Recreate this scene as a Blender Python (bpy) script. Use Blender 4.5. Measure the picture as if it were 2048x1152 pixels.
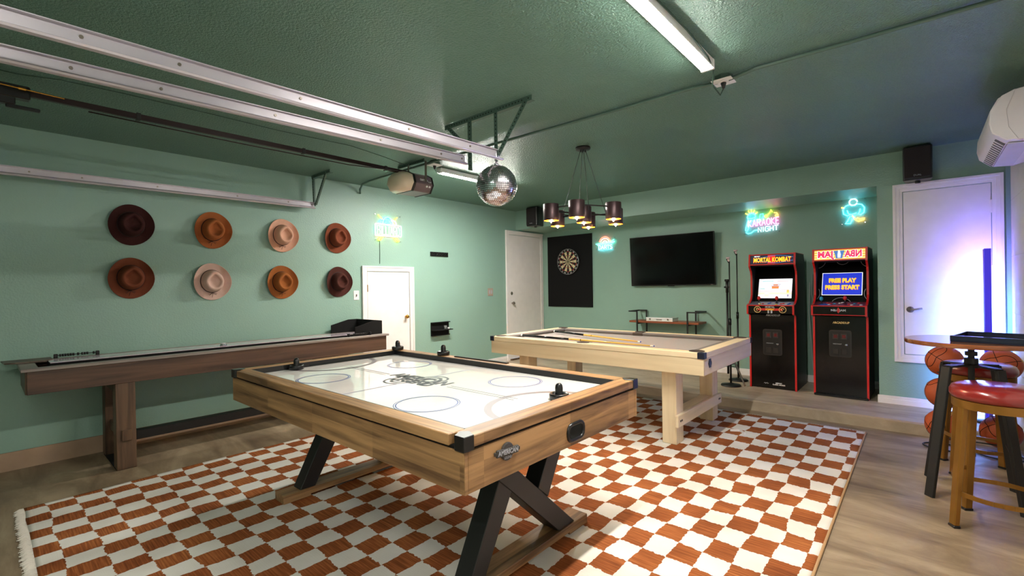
import bpy, bmesh, math, random
from mathutils import Vector, Matrix, Euler
random.seed(7)
R = math.radians
for o in list(bpy.data.objects): bpy.data.objects.remove(o, do_unlink=True)
SC = bpy.context.scene
COL = SC.collection

# ------------------------------------------------------------------ camera
cam_d = bpy.data.cameras.new('camera'); cam = bpy.data.objects.new('camera', cam_d); COL.objects.link(cam)
yaw, pitch, roll = R(41.347), R(-0.135), R(-0.88)
fw = Vector((-math.sin(yaw)*math.cos(pitch), math.cos(yaw)*math.cos(pitch), math.sin(pitch)))
rt = Vector((math.cos(yaw), math.sin(yaw), 0)); up = rt.cross(fw)
rt, up = math.cos(roll)*rt + math.sin(roll)*up, -math.sin(roll)*rt + math.cos(roll)*up
cam.matrix_world = Matrix(((rt.x, up.x, -fw.x, 0), (rt.y, up.y, -fw.y, 0), (rt.z, up.z, -fw.z, 1.35), (0, 0, 0, 1)))
cam_d.sensor_width = 36; cam_d.lens = 932.9/2048*36; cam_d.clip_start = .02; cam_d.clip_end = 60
SC.camera = cam

# ------------------------------------------------------------------ world, exposure, light levels
w = bpy.data.worlds.new('world'); SC.world = w; w.use_nodes = True
w.node_tree.nodes['Background'].inputs[0].default_value = (.8, .85, .9, 1)
w.node_tree.nodes['Background'].inputs[1].default_value = .3
vs = SC.view_settings; vs.view_transform = 'Standard'; vs.look = 'None'; vs.gamma = 1; vs.use_curve_mapping = False
vs.exposure = 2.46
TUBE = 62.0          # radiance of the LED shop-light diffusers
BULB = 115.0          # chandelier bulbs
NEON = 1.4           # neon sign tubes
STRIP = 68.0         # corner floor lamp strip

# ------------------------------------------------------------------ materials
def lin(c):
    return tuple((v/255/12.92 if v/255 <= .04045 else ((v/255+.055)/1.055)**2.4) for v in c)
MATS = {}
def nodes(name):
    m = bpy.data.materials.new(name); m.use_nodes = True
    nt = m.node_tree; return m, nt, nt.nodes, nt.links, nt.nodes['Principled BSDF']
def mat(name, rgb, rough=.5, metal=0., var=.0, vscale=8., bump=0., bscale=80., coat=0., spec=.5):
    if name in MATS: return MATS[name]
    m, nt, N, L, P = nodes(name); c = lin(rgb)
    P.inputs['Base Color'].default_value = (*c, 1); P.inputs['Roughness'].default_value = rough
    P.inputs['Metallic'].default_value = metal; P.inputs['Coat Weight'].default_value = coat
    P.inputs['Specular IOR Level'].default_value = spec
    tc = N.new('ShaderNodeTexCoord')
    n = N.new('ShaderNodeTexNoise'); n.inputs['Scale'].default_value = vscale; n.inputs['Detail'].default_value = 4
    L.new(tc.outputs['Object'], n.inputs['Vector'])
    r = N.new('ShaderNodeValToRGB'); v = max(var, .03)
    r.color_ramp.elements[0].position = .3; r.color_ramp.elements[1].position = .7
    r.color_ramp.elements[0].color = tuple(x*(1-v) for x in c)+(1,); r.color_ramp.elements[1].color = tuple(min(1, x*(1+v)) for x in c)+(1,)
    L.new(n.outputs['Fac'], r.inputs['Fac']); L.new(r.outputs['Color'], P.inputs['Base Color'])
    if bump:
        b = N.new('ShaderNodeTexNoise'); b.inputs['Scale'].default_value = bscale; b.inputs['Detail'].default_value = 3
        L.new(tc.outputs['Object'], b.inputs['Vector'])
        bp = N.new('ShaderNodeBump'); bp.inputs['Strength'].default_value = bump; bp.inputs['Distance'].default_value = .01
        L.new(b.outputs['Fac'], bp.inputs['Height']); L.new(bp.outputs['Normal'], P.inputs['Normal'])
    MATS[name] = m; return m
def wood(name, dark, light, axis='x', fine=26., rough=.45, bump=.12, coat=0., plank=None):
    if name in MATS: return MATS[name]
    m, nt, N, L, P = nodes(name); P.inputs['Roughness'].default_value = rough; P.inputs['Coat Weight'].default_value = coat
    tc = N.new('ShaderNodeTexCoord'); mp = N.new('ShaderNodeMapping')
    s = [fine, fine, fine]; s['xyz'.index(axis)] = fine*.06; mp.inputs['Scale'].default_value = s
    L.new(tc.outputs['Object'], mp.inputs['Vector'])
    n = N.new('ShaderNodeTexNoise'); n.inputs['Scale'].default_value = 1; n.inputs['Detail'].default_value = 6; n.inputs['Distortion'].default_value = .6
    L.new(mp.outputs['Vector'], n.inputs['Vector'])
    n2 = N.new('ShaderNodeTexNoise'); n2.inputs['Scale'].default_value = .22; n2.inputs['Detail'].default_value = 3; L.new(mp.outputs['Vector'], n2.inputs['Vector'])
    mx = N.new('ShaderNodeMath'); mx.operation = 'MULTIPLY_ADD'; mx.inputs[1].default_value = .55
    L.new(n.outputs['Fac'], mx.inputs[0])
    m2 = N.new('ShaderNodeMath'); m2.operation = 'MULTIPLY'; m2.inputs[1].default_value = .45; L.new(n2.outputs['Fac'], m2.inputs[0]); L.new(m2.outputs[0], mx.inputs[2])
    r = N.new('ShaderNodeValToRGB'); r.color_ramp.elements[0].position = .36; r.color_ramp.elements[1].position = .64
    r.color_ramp.elements[0].color = (*lin(dark), 1); r.color_ramp.elements[1].color = (*lin(light), 1)
    L.new(mx.outputs[0], r.inputs['Fac']); L.new(r.outputs['Color'], P.inputs['Base Color'])
    if plank:
        q = N.new('ShaderNodeVectorMath'); q.operation = 'MULTIPLY'; pv = [1/plank]*3; pv['xyz'.index(axis)] = 1/.55; q.inputs[1].default_value = pv; L.new(tc.outputs['Object'], q.inputs[0])
        fl_ = N.new('ShaderNodeVectorMath'); fl_.operation = 'FLOOR'; L.new(q.outputs[0], fl_.inputs[0])
        wn = N.new('ShaderNodeTexWhiteNoise'); wn.noise_dimensions = '3D'; L.new(fl_.outputs[0], wn.inputs['Vector'])
        ma = N.new('ShaderNodeMath'); ma.operation = 'MULTIPLY_ADD'; ma.inputs[1].default_value = .12; L.new(wn.outputs['Value'], ma.inputs[0])
        sb_ = N.new('ShaderNodeMath'); sb_.operation = 'SUBTRACT'; sb_.inputs[1].default_value = .06; L.new(mx.outputs[0], sb_.inputs[0]); L.new(sb_.outputs[0], ma.inputs[2]); L.new(ma.outputs[0], r.inputs['Fac'])
    bp = N.new('ShaderNodeBump'); bp.inputs['Strength'].default_value = bump; bp.inputs['Distance'].default_value = .004
    L.new(n.outputs['Fac'], bp.inputs['Height']); L.new(bp.outputs['Normal'], P.inputs['Normal'])
    MATS[name] = m; return m
def emit(name, rgb, strength, lin_rgb=False):
    if name in MATS: return MATS[name]
    m, nt, N, L, P = nodes(name); c = rgb if lin_rgb else lin(rgb)
    P.inputs['Base Color'].default_value = (*c, 1); P.inputs['Emission Color'].default_value = (*c, 1); P.inputs['Emission Strength'].default_value = strength
    MATS[name] = m; return m
def paint(name, rgb, rough, scale, strength, blotch=.04):
    m, nt, N, L, P = nodes(name); c = lin(rgb)
    tc = N.new('ShaderNodeTexCoord')
    n = N.new('ShaderNodeTexNoise'); n.inputs['Scale'].default_value = 1.1; n.inputs['Detail'].default_value = 5; L.new(tc.outputs['Object'], n.inputs['Vector'])
    r = N.new('ShaderNodeValToRGB'); r.color_ramp.elements[0].position = .35; r.color_ramp.elements[1].position = .65
    r.color_ramp.elements[0].color = tuple(x*(1-blotch) for x in c)+(1,); r.color_ramp.elements[1].color = tuple(x*(1+blotch) for x in c)+(1,)
    L.new(n.outputs['Fac'], r.inputs['Fac']); L.new(r.outputs['Color'], P.inputs['Base Color'])
    P.inputs['Roughness'].default_value = rough
    v = N.new('ShaderNodeTexNoise'); v.inputs['Scale'].default_value = scale; v.inputs['Detail'].default_value = 2; v.inputs['Roughness'].default_value = .6
    L.new(tc.outputs['Object'], v.inputs['Vector'])
    rr = N.new('ShaderNodeValToRGB'); rr.color_ramp.elements[0].position = .38; rr.color_ramp.elements[1].position = .62; L.new(v.outputs['Fac'], rr.inputs['Fac'])
    bp = N.new('ShaderNodeBump'); bp.inputs['Strength'].default_value = strength; bp.inputs['Distance'].default_value = .006
    L.new(rr.outputs['Color'], bp.inputs['Height']); L.new(bp.outputs['Normal'], P.inputs['Normal'])
    MATS[name] = m; return m
GREEN = (139, 172, 158)
paint('wall_paint', GREEN, .42, 70, .14)
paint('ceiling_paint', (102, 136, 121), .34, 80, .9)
def concrete(name, c0, c1, c2):
    m, nt, N, L, P = nodes(name)
    tc = N.new('ShaderNodeTexCoord'); mp = N.new('ShaderNodeMapping'); mp.inputs['Rotation'].default_value = (0, 0, R(28)); mp.inputs['Scale'].default_value = (.9, 3.2, 1)
    L.new(tc.outputs['Object'], mp.inputs['Vector'])
    a = N.new('ShaderNodeTexNoise'); a.inputs['Scale'].default_value = 1.3; a.inputs['Detail'].default_value = 9; a.inputs['Roughness'].default_value = .65; a.inputs['Distortion'].default_value = .8
    L.new(mp.outputs['Vector'], a.inputs['Vector'])
    r = N.new('ShaderNodeValToRGB'); e = r.color_ramp.elements
    e[0].position = .3; e[0].color = (*lin(c0), 1); e[1].position = .72; e[1].color = (*lin(c2), 1)
    k = e.new(.5); k.color = (*lin(c1), 1)
    L.new(a.outputs['Fac'], r.inputs['Fac']); L.new(r.outputs['Color'], P.inputs['Base Color'])
    q = N.new('ShaderNodeTexNoise'); q.inputs['Scale'].default_value = 2.2; q.inputs['Detail'].default_value = 6; L.new(tc.outputs['Object'], q.inputs['Vector'])
    mr = N.new('ShaderNodeMapRange'); mr.inputs[1].default_value = .3; mr.inputs[2].default_value = .7; mr.inputs[3].default_value = .3; mr.inputs[4].default_value = .55
    L.new(q.outputs['Fac'], mr.inputs[0]); L.new(mr.outputs[0], P.inputs['Roughness'])
    bp = N.new('ShaderNodeBump'); bp.inputs['Strength'].default_value = .15; bp.inputs['Distance'].default_value = .01; L.new(a.outputs['Fac'], bp.inputs['Height']); L.new(bp.outputs['Normal'], P.inputs['Normal'])
    MATS[name] = m
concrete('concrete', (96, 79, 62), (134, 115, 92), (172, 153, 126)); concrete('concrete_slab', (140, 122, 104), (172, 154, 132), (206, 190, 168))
def rug_mat():
    m, nt, N, L, P = nodes('rug_weave'); P.inputs['Roughness'].default_value = .9; P.inputs['Specular IOR Level'].default_value = .15
    def math_(op, a, b=None, c=None):
        n = N.new('ShaderNodeMath'); n.operation = op
        for i, v in enumerate((a, b, c)):
            if v is None: continue
            if isinstance(v, (int, float)): n.inputs[i].default_value = v
            else: L.new(v, n.inputs[i])
        return n.outputs[0]
    def noise(scale, detail=2, mapscale=None):
        n = N.new('ShaderNodeTexNoise'); n.inputs['Scale'].default_value = scale; n.inputs['Detail'].default_value = detail
        if mapscale:
            mp = N.new('ShaderNodeMapping'); mp.inputs['Scale'].default_value = mapscale; L.new(tc.outputs['Object'], mp.inputs['Vector']); L.new(mp.outputs['Vector'], n.inputs['Vector'])
        else: L.new(tc.outputs['Object'], n.inputs['Vector'])
        return n
    tc = N.new('ShaderNodeTexCoord'); sp = N.new('ShaderNodeSeparateXYZ'); L.new(tc.outputs['Object'], sp.inputs[0])
    nz = noise(2.6, 1); sz = N.new('ShaderNodeSeparateColor'); L.new(nz.outputs['Color'], sz.inputs[0])
    jx = noise(1, 2, (3, 38, 1)); jy = noise(1, 2, (45, 4, 1))
    x = math_('DIVIDE', math_('ADD', sp.outputs[0], 4.173), .1286)
    y = math_('MULTIPLY', math_('LOGARITHM', math_('MULTIPLY_ADD', sp.outputs[1], .0087, .139), 2.718282), 1/.0087)
    y0 = math.log(.139+.0087*.256)/.0087
    y = math_('SUBTRACT', y, y0)
    x = math_('ADD', x, math_('MULTIPLY_ADD', sz.outputs[0], .5, -.25)); y = math_('ADD', y, math_('MULTIPLY_ADD', sz.outputs[1], .5, -.25))
    x = math_('ADD', x, math_('MULTIPLY_ADD', jx.outputs['Fac'], .14, -.07)); y = math_('ADD', y, math_('MULTIPLY_ADD', jy.outputs['Fac'], .18, -.09))
    s = math_('ADD', math_('FLOOR', x), math_('FLOOR', y))
    par = math_('FLOORED_MODULO', s, 2.0)          # 0: brown, 1: white
    st = noise(1, 3, (5, 130, 1)); blo = noise(3, 3)
    rb = N.new('ShaderNodeValToRGB'); e = rb.color_ramp.elements
    e[0].position = .3; e[0].color = (*lin((98, 50, 25)), 1); e[1].position = .72; e[1].color = (*lin((186, 116, 64)), 1); k = e.new(.5); k.color = (*lin((140, 78, 40)), 1)
    f = math_('ADD', math_('MULTIPLY', st.outputs['Fac'], .6), math_('MULTIPLY', blo.outputs['Fac'], .4)); L.new(f, rb.inputs['Fac'])
    rw = N.new('ShaderNodeValToRGB'); e = rw.color_ramp.elements
    e[0].position = .3; e[0].color = (*lin((206, 200, 190)), 1); e[1].position = .7; e[1].color = (*lin((226, 221, 213)), 1); L.new(blo.outputs['Fac'], rw.inputs['Fac'])
    mx = N.new('ShaderNodeMix'); mx.data_type = 'RGBA'; L.new(par, mx.inputs[0]); L.new(rb.outputs[0], mx.inputs[6]); L.new(rw.outputs[0], mx.inputs[7])
    L.new(mx.outputs[2], P.inputs['Base Color'])
    bp = N.new('ShaderNodeBump'); bp.inputs['Strength'].default_value = .25; bp.inputs['Distance'].default_value = .004; L.new(st.outputs['Fac'], bp.inputs['Height']); L.new(bp.outputs['Normal'], P.inputs['Normal'])
    MATS['rug_weave'] = m
rug_mat()
W = MATS
mat('white_paint', (236, 230, 228), .35); mat('white_plastic', (225, 225, 224), .4); mat('black_plastic', (14, 14, 15), .3); mat('black_metal', (22, 21, 21), .45)
mat('black_matte', (15, 15, 16), .85, spec=.25); mat('galvanised', (192, 186, 194), .34, .4, .05, 5); mat('green_metal', (78, 102, 91), .4, .1); mat('brass', (190, 140, 60), .25, .9)
mat('nickel', (150, 140, 130), .3, .9); mat('dark_hole', (16, 22, 20), .9); mat('chrome', (200, 200, 205), .15, 1.)
mat('concrete_curb', (168, 140, 116), .7, 0, .12, 5, .15, 30); mat('rail_brown', (40, 24, 24), .35, .3); mat('gold_metal', (140, 98, 38), .3, .55, .12, 6)
mat('red_vinyl', (132, 28, 24), .28, 0, .08, 12, .04, 60, .6); mat('screen_black', (4, 4, 5), .12, spec=.3); mat('red_trim', (196, 22, 22), .35, coat=.3); mat('gloss_black', (10, 9, 10), .16, spec=.4)
mat('red_print', (200, 30, 24), .5); mat('yellow_print', (245, 205, 30), .5); mat('gold_print', (226, 190, 120), .5); mat('white_print', (230, 230, 232), .5); mat('blue_print', (40, 70, 160), .5); mat('silver_print', (170, 172, 180), .5)
wood('oak_x', (94, 66, 40), (182, 140, 94), 'x', 34, plank=.052); wood('oak_y', (94, 66, 40), (182, 140, 94), 'y', 34, plank=.052)
wood('maple_x', (208, 186, 148), (232, 214, 178), 'x', 16, .4, .04); wood('maple_y', (208, 186, 148), (232, 214, 178), 'y', 16, .4, .04); wood('maple_z', (208, 186, 148), (232, 214, 178), 'z', 16, .4, .04)
wood('walnut_y', (46, 32, 25), (104, 76, 58), 'y', 22); wood('walnut_z', (56, 40, 29), (116, 88, 65), 'z', 22); wood('greywood_y', (108, 98, 92), (158, 148, 140), 'y', 24, .4); wood('shelf_x', (104, 50, 26), (160, 88, 52), 'x', 20)
wood('tabletop_x', (96, 52, 28), (150, 90, 52), 'x', 18, .2, .02, .5)

# ------------------------------------------------------------------ geometry helpers
class G:
    def __init__(s): s.bm = bmesh.new()
    def _merge(s, b, mtx=None):
        if mtx is not None: bmesh.ops.transform(b, matrix=mtx, verts=b.verts)
        me = bpy.data.meshes.new('t'); b.to_mesh(me); b.free(); s.bm.from_mesh(me); bpy.data.meshes.remove(me); return s
    def box(s, x0, x1, y0, y1, z0, z1, bev=0., mtx=None, seg=1):
        b = bmesh.new(); bmesh.ops.create_cube(b, size=1)
        bmesh.ops.transform(b, matrix=Matrix.Translation(((x0+x1)/2, (y0+y1)/2, (z0+z1)/2)) @ Matrix.Diagonal((x1-x0, y1-y0, z1-z0, 1)), verts=b.verts)
        if bev: bmesh.ops.bevel(b, geom=b.edges[:], offset=bev, segments=seg, affect='EDGES', profile=.5)
        return s._merge(b, mtx)
    def bar(s, p0, p1, wdt, thk, bev=0., side=Vector((1, 0, 0))):
        p0, p1 = Vector(p0), Vector(p1); d = (p1-p0); l = d.length; d.normalize(); a = Vector(side); a = (a - d*a.dot(d)).normalized(); c = d.cross(a)
        mt = Matrix(((a.x, c.x, d.x, p0.x), (a.y, c.y, d.y, p0.y), (a.z, c.z, d.z, p0.z), (0, 0, 0, 1)))
        return s.box(-wdt/2, wdt/2, -thk/2, thk/2, 0, l, bev, mt)
    def cyl(s, p0, p1, r0, r1=None, seg=16):
        r1 = r0 if r1 is None else r1; p0, p1 = Vector(p0), Vector(p1); d = p1-p0
        b = bmesh.new(); bmesh.ops.create_cone(b, cap_ends=True, segments=seg, radius1=r0, radius2=r1, depth=d.length)
        return s._merge(b, Matrix.Translation((p0+p1)/2) @ d.to_track_quat('Z', 'Y').to_matrix().to_4x4())
    def sph(s, c, r, seg=20, ring=12, sc=(1, 1, 1)):
        b = bmesh.new(); bmesh.ops.create_uvsphere(b, u_segments=seg, v_segments=ring, radius=r)
        return s._merge(b, Matrix.Translation(c) @ Matrix.Diagonal((*sc, 1)))
    def lathe(s, prof, seg=24, mtx=None, sx=1., sy=1., closed=False):
        b = bmesh.new(); rings = []
        for (r, z) in prof:
            if r < 1e-6: rings.append([b.verts.new((0, 0, z))])
            else: rings.append([b.verts.new((sx*r*math.cos(2*math.pi*i/seg), sy*r*math.sin(2*math.pi*i/seg), z)) for i in range(seg)])
        n = len(rings)
        for k in range(n if closed else n-1):
            A, B = rings[k], rings[(k+1) % n]
            for i in range(seg):
                j = (i+1) % seg
                if len(A) == 1 and len(B) == 1: continue
                if len(A) == 1: b.faces.new((A[0], B[i], B[j]))
                elif len(B) == 1: b.faces.new((A[i], A[j], B[0]))
                else: b.faces.new((A[i], A[j], B[j], B[i]))
        bmesh.ops.recalc_face_normals(b, faces=b.faces)
        return s._merge(b, mtx)
    def tube(s, pts, r, seg=8, closed=False, mtx=None):
        P = [Vector(p) for p in pts]; n = len(P); b = bmesh.new(); rings = []; a = None
        for i in range(n):
            if closed: d = (P[(i+1) % n]-P[i-1])
            else: d = P[min(i+1, n-1)]-P[max(i-1, 0)]
            d.normalize()
            if a is None:
                a = Vector((0, 0, 1)) if abs(d.z) < .9 else Vector((1, 0, 0))
            a = (a-d*a.dot(d)); a = a.normalized() if a.length > 1e-6 else d.orthogonal().normalized(); c = d.cross(a)
            k = r(i/(n-1)) if callable(r) else r
            rings.append([b.verts.new(P[i]+(a*math.cos(2*math.pi*q/seg)+c*math.sin(2*math.pi*q/seg))*k) for q in range(seg)])
        for i in range(n if closed else n-1):
            A, B = rings[i], rings[(i+1) % n]
            for q in range(seg): b.faces.new((A[q], A[(q+1) % seg], B[(q+1) % seg], B[q]))
        if not closed: b.faces.new(rings[0][::-1]); b.faces.new(rings[-1])
        bmesh.ops.recalc_face_normals(b, faces=b.faces)
        return s._merge(b, mtx)
    def prism(s, pts, axis, a, c, bev=0., mtx=None):
        # polygon in the two other axes, extruded along axis from a to c
        i = 'xyz'.index(axis); b = bmesh.new()
        def v3(p, t):
            q = list(p); q.insert(i, t); return q
        A = [b.verts.new(v3(p, a)) for p in pts]; B = [b.verts.new(v3(p, c)) for p in pts]
        n = len(pts); b.faces.new(A[::-1]); b.faces.new(B)
        for k in range(n): b.faces.new((A[k], A[(k+1) % n], B[(k+1) % n], B[k]))
        bmesh.ops.recalc_face_normals(b, faces=b.faces)
        if bev: bmesh.ops.bevel(b, geom=b.edges[:], offset=bev, segments=1, affect='EDGES', profile=.5)
        return s._merge(b, mtx)
    def sweep(s, path, prof, frame=None):
        # path: list of (point, normal-up vector, side vector); prof: list of (side, up)
        b = bmesh.new(); rings = [[b.verts.new(Vector(p)+Vector(sd)*u+Vector(nu)*v) for (u, v) in prof] for (p, nu, sd) in path]
        m = len(prof)
        for k in range(len(rings)-1):
            for i in range(m): b.faces.new((rings[k][i], rings[k][(i+1) % m], rings[k+1][(i+1) % m], rings[k+1][i]))
        b.faces.new(rings[0]); b.faces.new(rings[-1][::-1]); bmesh.ops.recalc_face_normals(b, faces=b.faces)
        return s._merge(b)
    def quads(s, vs_, fs):
        b = bmesh.new(); V = [b.verts.new(v) for v in vs_]
        for f in fs: b.faces.new([V[i] for i in f])
        return s._merge(b)
    def mesh(s, name):
        me = bpy.data.meshes.new(name); s.bm.to_mesh(me); s.bm.free(); return me
    def build(s, name, m, parent=None, smooth=False, loc=None, rot=None):
        me = s.mesh(name)
        me.materials.append(W[m] if isinstance(m, str) else m)
        return link(name, me, parent, smooth, loc, rot)
def link(name, me, parent=None, smooth=False, loc=None, rot=None):
    if smooth:
        for p in me.polygons: p.use_smooth = True
        if smooth == 'auto': me.set_sharp_from_angle(angle=R(40))
    o = bpy.data.objects.new(name, me); COL.objects.link(o)
    if parent: o.parent = parent
    if loc: o.location = loc
    if rot: o.rotation_euler = rot
    return o
def tag(o, label=None, cat=None, group=None, kind=None):
    if label: o['label'] = label
    if cat: o['category'] = cat
    if group: o['group'] = group
    if kind: o['kind'] = kind
    return o
def thing(name, label, cat, loc=(0, 0, 0), rot=(0, 0, 0), group=None, kind=None):
    o = bpy.data.objects.new(name, None); COL.objects.link(o); o.empty_display_size = .1
    o.location = loc; o.rotation_euler = rot
    return tag(o, label, cat, group, kind)
def struct(name, g, m, label, cat='structure', **k):
    o = g.build(name, m, **k); return tag(o, label, cat, kind='structure')
def text(name, body, size, m, parent, loc, rot=(0, 0, 0), depth=.001, mirror=False, width=None, bold=0., shear=0., space=1.):
    cu = bpy.data.curves.new('txt', 'FONT'); cu.body = body; cu.size = size; cu.extrude = depth; cu.align_x = 'CENTER'; cu.align_y = 'CENTER'; cu.offset = bold; cu.shear = shear; cu.space_character = space; cu.resolution_u = 2
    t = bpy.data.objects.new('txt', cu); COL.objects.link(t); bpy.context.view_layer.update()
    me = bpy.data.meshes.new_from_object(t.evaluated_get(bpy.context.evaluated_depsgraph_get())); bpy.data.objects.remove(t); bpy.data.curves.remove(cu)
    if width:
        xs = [v.co.x for v in me.vertices]; k = width/(max(xs)-min(xs))
        for v in me.vertices: v.co.x *= k
    if mirror:
        for v in me.vertices: v.co.x = -v.co.x
        me.flip_normals()
    me.materials.clear(); me.materials.append(W[m]); me.name = name
    return link(name, me, parent, False, loc, rot)
def copy_tree(o, parent=None):
    c = o.copy(); COL.objects.link(c); c.parent = parent
    for ch in o.children: copy_tree(ch, c)
    return c
def circ(cx, cy, r, n=24, a0=0., a1=360., z=0., ry=None):
    ry = r if ry is None else ry; full = abs(a1-a0) >= 360
    k = n if full else n+1
    return [(cx+r*math.cos(R(a0+(a1-a0)*i/n)), cy+ry*math.sin(R(a0+(a1-a0)*i/n)), z) for i in range(k)]

# ------------------------------------------------------------------ the room
XL, XR, YS, YB, YF, ZC, ZS, ZP = -5.26, .60, 6.10, 6.84, -1.3, 2.65, 2.33, .105
XA = -.345   # alcove's right end
YP = 5.385   # front edge of the raised slab
struct('floor', G().box(XL-.1, XR+.1, YF-.1, YP+.05, -.12, 0), 'concrete', 'stained brown concrete garage floor', 'floor')
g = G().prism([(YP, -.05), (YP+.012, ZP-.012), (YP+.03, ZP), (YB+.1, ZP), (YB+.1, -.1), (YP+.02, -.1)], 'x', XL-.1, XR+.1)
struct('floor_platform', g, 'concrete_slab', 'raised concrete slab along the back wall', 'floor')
struct('ceiling', G().box(XL-.1, XR+.1, YF-.1, YS+.1, ZC, ZC+.1), 'ceiling_paint', 'dark green textured garage ceiling', 'ceiling')
struct('wall_left', G().box(XL-.1, XL, YF-.1, YB+.1, .143, ZC+.05), 'wall_paint', 'sage green wall with the cowboy hats', 'wall')
struct('trim_1', G().box(XL-.1, XL+.004, YF-.1, YP+.02, -.05, .141, .002), 'concrete_curb', 'bare concrete curb below the green wall', 'trim')
struct('wall_back', G().box(XL-.1, XA+.1, YB, YB+.1, ZP-.1, ZC), 'wall_paint', 'sage green alcove wall behind television and arcade cabinets', 'wall')
struct('wall_bulkhead', G().box(XL, XA+.001, YS, YB+.001, ZS, ZC+.05), 'wall_paint', 'green dropped bulkhead above the alcove', 'wall')
struct('wall_right_return', G().box(XA, XR+.1, YS, YB+.1, ZP-.1, ZC+.05), 'wall_paint', 'green wall face around the white side door', 'wall')
struct('wall_front', G().box(XL-.1, XR+.1, YF-.1, YF, -.1, ZC+.1), 'wall_paint', 'green wall behind the viewpoint', 'wall')
wr = struct('wall_right', G().box(XR+.012, XR+.1, YF-.1, YB, -.1, ZC+.1), 'white_paint', 'right wall clad in white fluted panels', 'wall')
# fluted panels on the right wall
def panel_mesh():
    n = 12; g = G(); vs_, fs = [], []
    for i in range(n*4+1):
        y = .5*i/(n*4); x = -.011*abs(math.sin(math.pi*i/4))
        vs_ += [(x, y, 0.), (x, y, .498)]
    for i in range(n*4): fs.append((2*i, 2*i+1, 2*i+3, 2*i+2))
    g.quads(vs_, fs); return g.mesh('wall_panel')
pm = panel_mesh(); pm.materials.append(W['white_paint'])
mat('panel_paint', (206, 204, 200), .5); pm.materials[0] = W['panel_paint']
for i in range(4):
    for k in range(5):
        o = bpy.data.objects.new('wall_panel', pm); COL.objects.link(o); o.parent = wr
        o.location = (XR+.011, YS-.5*(i+1)+.0, ZP+.05+.5*k-.1)
# baseboards
def baseboard(name, x0, x1, y0, y1, z0, label, h=.085):
    g = G().box(x0, x1, y0, y1, z0, z0+h*.7, .002); dx, dy = (x1-x0), (y1-y0)
    if dx < dy: g.box(x0, x0+dx*.6, y0, y1, z0+h*.7-.002, z0+h, .003)
    else: g.box(x0, x1, y1-dy*.6, y1, z0+h*.7-.002, z0+h, .003)
    return struct(name, g, 'white_paint', label, 'baseboard')
baseboard('baseboard_left', XL, XL+.018, 5.36, 5.82, ZP, 'white baseboard beside the tall white door')
baseboard('baseboard_back', XL, XA, YB-.018, YB, ZP, 'white baseboard along the alcove wall')
baseboard('baseboard_right', XA-.012, XR, YS-.018, YS, ZP-.02, 'white baseboard below the white side door', .1)
# doors on the left wall, local x = along +y, y = up, z = out of the wall
LW = (R(90), 0, R(90)); BW = (R(90), 0, 0)
def hinge_knob(p, u, v, m, deadbolt=False, r=.026):
    G().lathe([(0, 0), (.03, 0), (.03, .006), (.011, .01), (.011, .035), (.022, .042), (r, .055), (.02, .07), (0, .074)] if not deadbolt else [(0, 0), (.03, 0), (.03, .012), (.018, .018), (0, .02)], 18, Matrix.Translation((u, v, .0))).build('knob' if not deadbolt else 'deadbolt', m, p, True)
d1 = thing('door_1', 'short white hatch door with brass knob below the billiard sign', 'door', (XL, 3.137, 0), LW, kind='structure')
h1 = 1.64
g = G()
for (a, b, c, d) in ((0, .065, .14, h1), (.714, .779, .14, h1), (.065, .714, h1-.065, h1)):
    g.box(a, b, c, d, 0, .02, .004)
for (a, b, c, d) in ((-.003, .02, .14, h1-.018), (.759, .782, .14, h1-.018), (-.003, .782, h1-.018, h1+.003)): g.box(a, b, c, d, .0, .028, .002)
g.build('frame', 'white_paint', d1)
leaf = G().box(.072, .707, .145, h1-.072, 0, .012, .002).build('door_leaf', 'white_paint', d1)
hinge_knob(d1, .64, .972, 'brass')
for v in (1.36, .5): G().box(.066, .078, v-.045, v+.045, .01, .018, .002).build('hinge', 'brass', d1)
d2 = thing('door_2', 'tall white door with knob and deadbolt in the back corner', 'door', (XL, 5.822, 0), LW, kind='structure')
h2 = 2.305
g = G()
for (a, b, c, d) in ((0, .07, ZP, h2), (.94, 1.01, ZP, h2), (.07, .94, h2-.065, h2)): g.box(a, b, c, d, 0, .02, .004)
for (a, b, c, d) in ((-.003, .02, ZP, h2-.018), (-.003, 1.013, h2-.018, h2+.003)): g.box(a, b, c, d, 0, .028, .002)
g.build('frame', 'white_paint', d2)
G().box(.075, .935, ZP+.03, h2-.07, 0, .012, .002).build('door_leaf', 'white_paint', d2)
G().box(.07, .94, ZP, ZP+.026, 0, .05, .004).build('threshold', 'walnut_z', d2)
hinge_knob(d2, .135, 1.075, 'nickel'); hinge_knob(d2, .135, 1.24, 'nickel', True)
for v in (1.95, 1.25, .4): G().box(.93, .942, v-.05, v+.05, .01, .017, .002).build('hinge', 'white_plastic', d2)
d3 = thing('door_3', 'white hinged hatch door with lever handle raised above the step', 'door', (-.218, YS, 0), BW, kind='structure')
w3, b3, t3 = .775, .54, 2.313
g = G()
for k, (o0, o1, dp) in enumerate(((0, .075, .018), (0, .05, .026), (0, .022, .034))):
    e_ = .0015*(2-k); i_ = .075 if k == 0 else (.05 if k == 1 else .022)
    for (a, b, c, d) in ((e_, o1, b3+e_, t3-e_), (w3-o1, w3-e_, b3+e_, t3-e_), (o1-.001, w3-o1+.001, t3-o1, t3-e_), (o1-.001, w3-o1+.001, b3+e_, b3+o1)): g.box(a, b, c, d, 0, dp, .0008)
g.build('frame', 'white_paint', d3)
G().box(.08, w3-.08, b3+.08, t3-.08, 0, .012, .002).build('door_leaf', 'white_paint', d3)
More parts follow.
